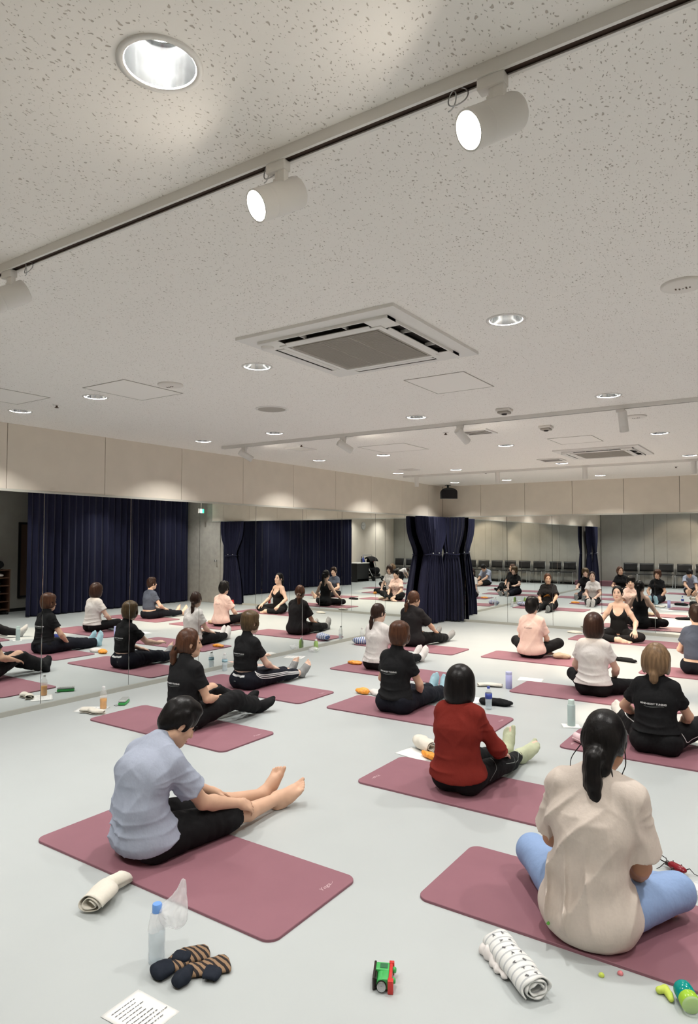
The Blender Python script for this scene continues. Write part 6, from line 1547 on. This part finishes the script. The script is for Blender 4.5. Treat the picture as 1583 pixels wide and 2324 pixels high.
bm = bmesh.new(); bx(bm, -0.30, 0.30, -0.42, 0.42, 0.68, 0.71, 0, 0.004); obj('desk_top', bm, M['white'], t)
for sy in (-1, 1): bm = bmesh.new(); bx(bm, -0.28, 0.28, sy*0.40-0.015, sy*0.40+0.015, 0, 0.68); obj('side_panel', bm, M['black_plastic'], t)
bm = bmesh.new(); bx(bm, -0.27, -0.25, -0.385, 0.385, 0.10, 0.68); obj('front_panel', bm, M['black_plastic'], t)
bottle('spray_bottle', 'dark upright bottle standing on the side desk', 2.0, 2.85, 0.711, [(0, 0.001), (0.03, 0), (0.033, 0.01), (0.033, 0.12), (0.012, 0.15), (0.012, 0.2)], M['black_plastic'], cap=(0.016, 0.19, 0.23, M['black_plastic']))
t = thing('wall_clock', 'round grey wall clock high on the right wall, seen in mirrors', 'clock', (XR, 2.05, 1.97+0.15), 0)
Q = Matrix.Rotation(R(-90), 4, 'Y')
bm = bmesh.new(); lathe(bm, [(0, 0), (0.15, 0), (0.155, 0.02), (0.145, 0.03), (0.14, 0.025)], 36, cap=False, mat=Q); obj('clock_case', bm, M['metal'], t, auto=40)
bm = bmesh.new(); lathe(bm, [(0.14, 0.022), (0, 0.0221)], 36, cap=False, mat=Q); obj('dial', bm, M['paper'], t)
for a, l in ((50, 0.07), (-80, 0.11)): bm = bmesh.new(); bx(bm, -0.026, -0.024, -0.004, 0.004, 0, l, mat=Matrix.Rotation(R(a), 4, 'X')); obj('hand', bm, M['black_plastic'], t)
# stroller
t = thing('baby_stroller', 'black baby stroller with white arc handle parked by the clock wall', 'stroller', (1.85, 2.25, 0), R(70))
F = Field(0.012); F.cone((0, -0.12, 0.42), (0, 0.18, 0.40), 0.15, 0.14, 0.04); F.cone((0, -0.14, 0.45), (0, -0.22, 0.75), 0.15, 0.13, 0.04); F.ell((0, 0.02, 0.56), (0.11, 0.20, 0.16), None, 0.02, True); solid('seat_shell', F, M['black_cloth'], t)
bm = bmesh.new(); n = 12; rows = []
for i in range(n+1):
    a = R(20+120*i/n); rows.append([bm.verts.new((x, -0.18+0.28*math.cos(a)*(1-0.1*abs(x)/0.2), 0.66+0.28*math.sin(a)*(1-0.15*(x/0.2)**2))) for x in np.linspace(-0.2, 0.2, 9)])
for r0, r1 in zip(rows[:-1], rows[1:]):
    for i in range(8): bm.faces.new((r0[i], r0[i+1], r1[i+1], r1[i]))
o = obj('canopy', bm, M['charcoal_cloth'], t, smooth=True); md = o.modifiers.new('thick', 'SOLIDIFY'); md.thickness = 0.01
bm = bmesh.new()
for s in (-1, 1): tube(bm, [(s*0.21, 0.30, 0.10), (s*0.21, 0.12, 0.30), (s*0.21, -0.25, 0.78), (s*0.21, -0.38, 0.98)], 0.014, 8); tube(bm, [(s*0.21, -0.30, 0.10), (s*0.21, 0.02, 0.42)], 0.013, 8)
tube(bm, [(-0.21, -0.38, 0.98), (0.21, -0.38, 0.98)], 0.016, 8); obj('frame', bm, M['metal'], t, smooth=True)
bm = bmesh.new(); tube(bm, [(-0.225, -0.22+0.26*math.cos(a), 0.45+0.26*math.sin(a)) for a in np.linspace(2.6, 5.9, 24)], 0.016, 8); obj('arc_handle', bm, M['white'], t, smooth=True)
for sx in (-1, 1):
    for y in (-0.30, 0.30):
        bm = bmesh.new(); Qm = Matrix.Translation((sx*0.22, y, 0.10)) @ Matrix.Rotation(R(90), 4, 'Y'); bmesh.ops.create_cone(bm, segments=24, radius1=0.1, radius2=0.1, depth=0.035, cap_ends=True, matrix=Qm); obj('wheel', bm, M['black_plastic'], t, auto=40)
bm = bmesh.new(); bx(bm, -0.17, 0.17, -0.22, 0.22, 0.16, 0.28, 0, 0.03); obj('basket', bm, M['black_cloth'], t, auto=50)
for c, m_, lb in (((2.27, 2.31, 0.02), 'label_blue', 'blue bag hanging by the stroller handle'), ((2.13, 1.90, 0.02), 'red_gloss', 'red bag hanging by the stroller handle')):
    F = Field(0.010); F.ell((0, 0, 0.72), (0.09, 0.06, 0.14)); F.cone((0, 0, 0.84), (0, 0.02, 0.95), 0.02, 0.012, 0.02); F.post.append(lambda v, X, Y, Z: v+(0.008*wav(X, Y, Z, 30)).astype(F32)); o = solid('shoulder_bag', F, M[m_], None); o.location = c; setp(o, lb, 'bag')
# shoe shelf
t = thing('shoe_shelf', 'narrow brown shoe shelf against the right wall at the left picture edge', 'shelf', (2.14, 7.55, 0), 0)
M['walnut'] = mat('dark_wood', (0.10, 0.05, 0.03), 0.5, noise=(20, 0.2, (1, 1, 6)))
for y in (-0.30, 0.28): bm = bmesh.new(); bx(bm, -0.17, 0.17, y, y+0.02, 0.06, 0.95); obj('side_panel', bm, M['walnut'], t)
for k in range(6): bm = bmesh.new(); bx(bm, -0.17, 0.17, -0.28, 0.28, 0.10+k*0.165, 0.118+k*0.165); obj('shelf_board', bm, M['walnut'], t)
bm = bmesh.new(); bx(bm, 0.155, 0.17, -0.28, 0.28, 0.07, 0.93); obj('back_panel', bm, M['black_plastic'], t)
for y in (-0.27, 0.27):
    for x in (-0.13, 0.13): bm = bmesh.new(); bmesh.ops.create_icosphere(bm, subdivisions=2, radius=0.03, matrix=Matrix.Translation((x, y, 0.03))); obj('caster', bm, M['black_plastic'], t, smooth=True)
soft('carry_bag', 'black sports bag lying on top of the shoe shelf', 'bag', 2.12, 7.56, 0.961, R(90), 0.42, 0.26, 0.20, M['black_cloth'], 3, 3, 0.012)
soft('white_cap', 'white folded cap resting on the shoe shelf', 'cap', 2.10, 7.66, 0.779, R(90), 0.16, 0.14, 0.08, M['white_cloth'], 2, 2, 0.010)
for k, (zz, lb) in enumerate(((0.119, 'pair of dark shoes on the lowest board of the shoe shelf'), (0.284, 'pair of dark shoes on the second board of the shoe shelf'), (0.449, 'pair of dark shoes on the third board of the shoe shelf'), (0.614, 'pair of dark shoes on the fourth board of the shoe shelf'))):
    t = thing('shoe_pair', lb, 'shoes', (2.12, 7.60, zz), R(90), 'shoes on the shoe shelf')
    for s in (-1, 1):
        F = Field(0.009); F.cone((s*0.05, -0.09, 0.035), (s*0.05, 0.10, 0.028), 0.036, 0.030, 0.02); F.cone((s*0.05, -0.08, 0.04), (s*0.05, -0.06, 0.075), 0.036, 0.034, 0.02); F.post.append(lambda v, X, Y, Z: np.maximum(v, (0.001-Z).astype(F32))); solid('shoe', F, M['black_cloth' if k % 2 else 'charcoal_cloth'], t)
# spare mats stacked in the rear corner
for k in range(4):
    t = thing('spare_mat', ['folded mauve spare mat at the bottom of the rear corner pile', 'folded mauve spare mat second from the bottom of the rear pile', 'folded mauve spare mat third from the bottom of the rear pile', 'folded mauve spare mat on top of the rear corner pile'][k], 'yoga mat', (-5.55, 0.05, k*0.044), R(k*2-3), 'spare mats in the rear corner')
    bm = bmesh.new(); bx(bm, -0.30, 0.30, -0.24, 0.24, 0.0, 0.020, 0, 0.006); bx(bm, -0.30, 0.30, -0.24, 0.24, 0.0215, 0.042, 0, 0.006); obj('folded_sheet', bm, M['mat_top'], t)
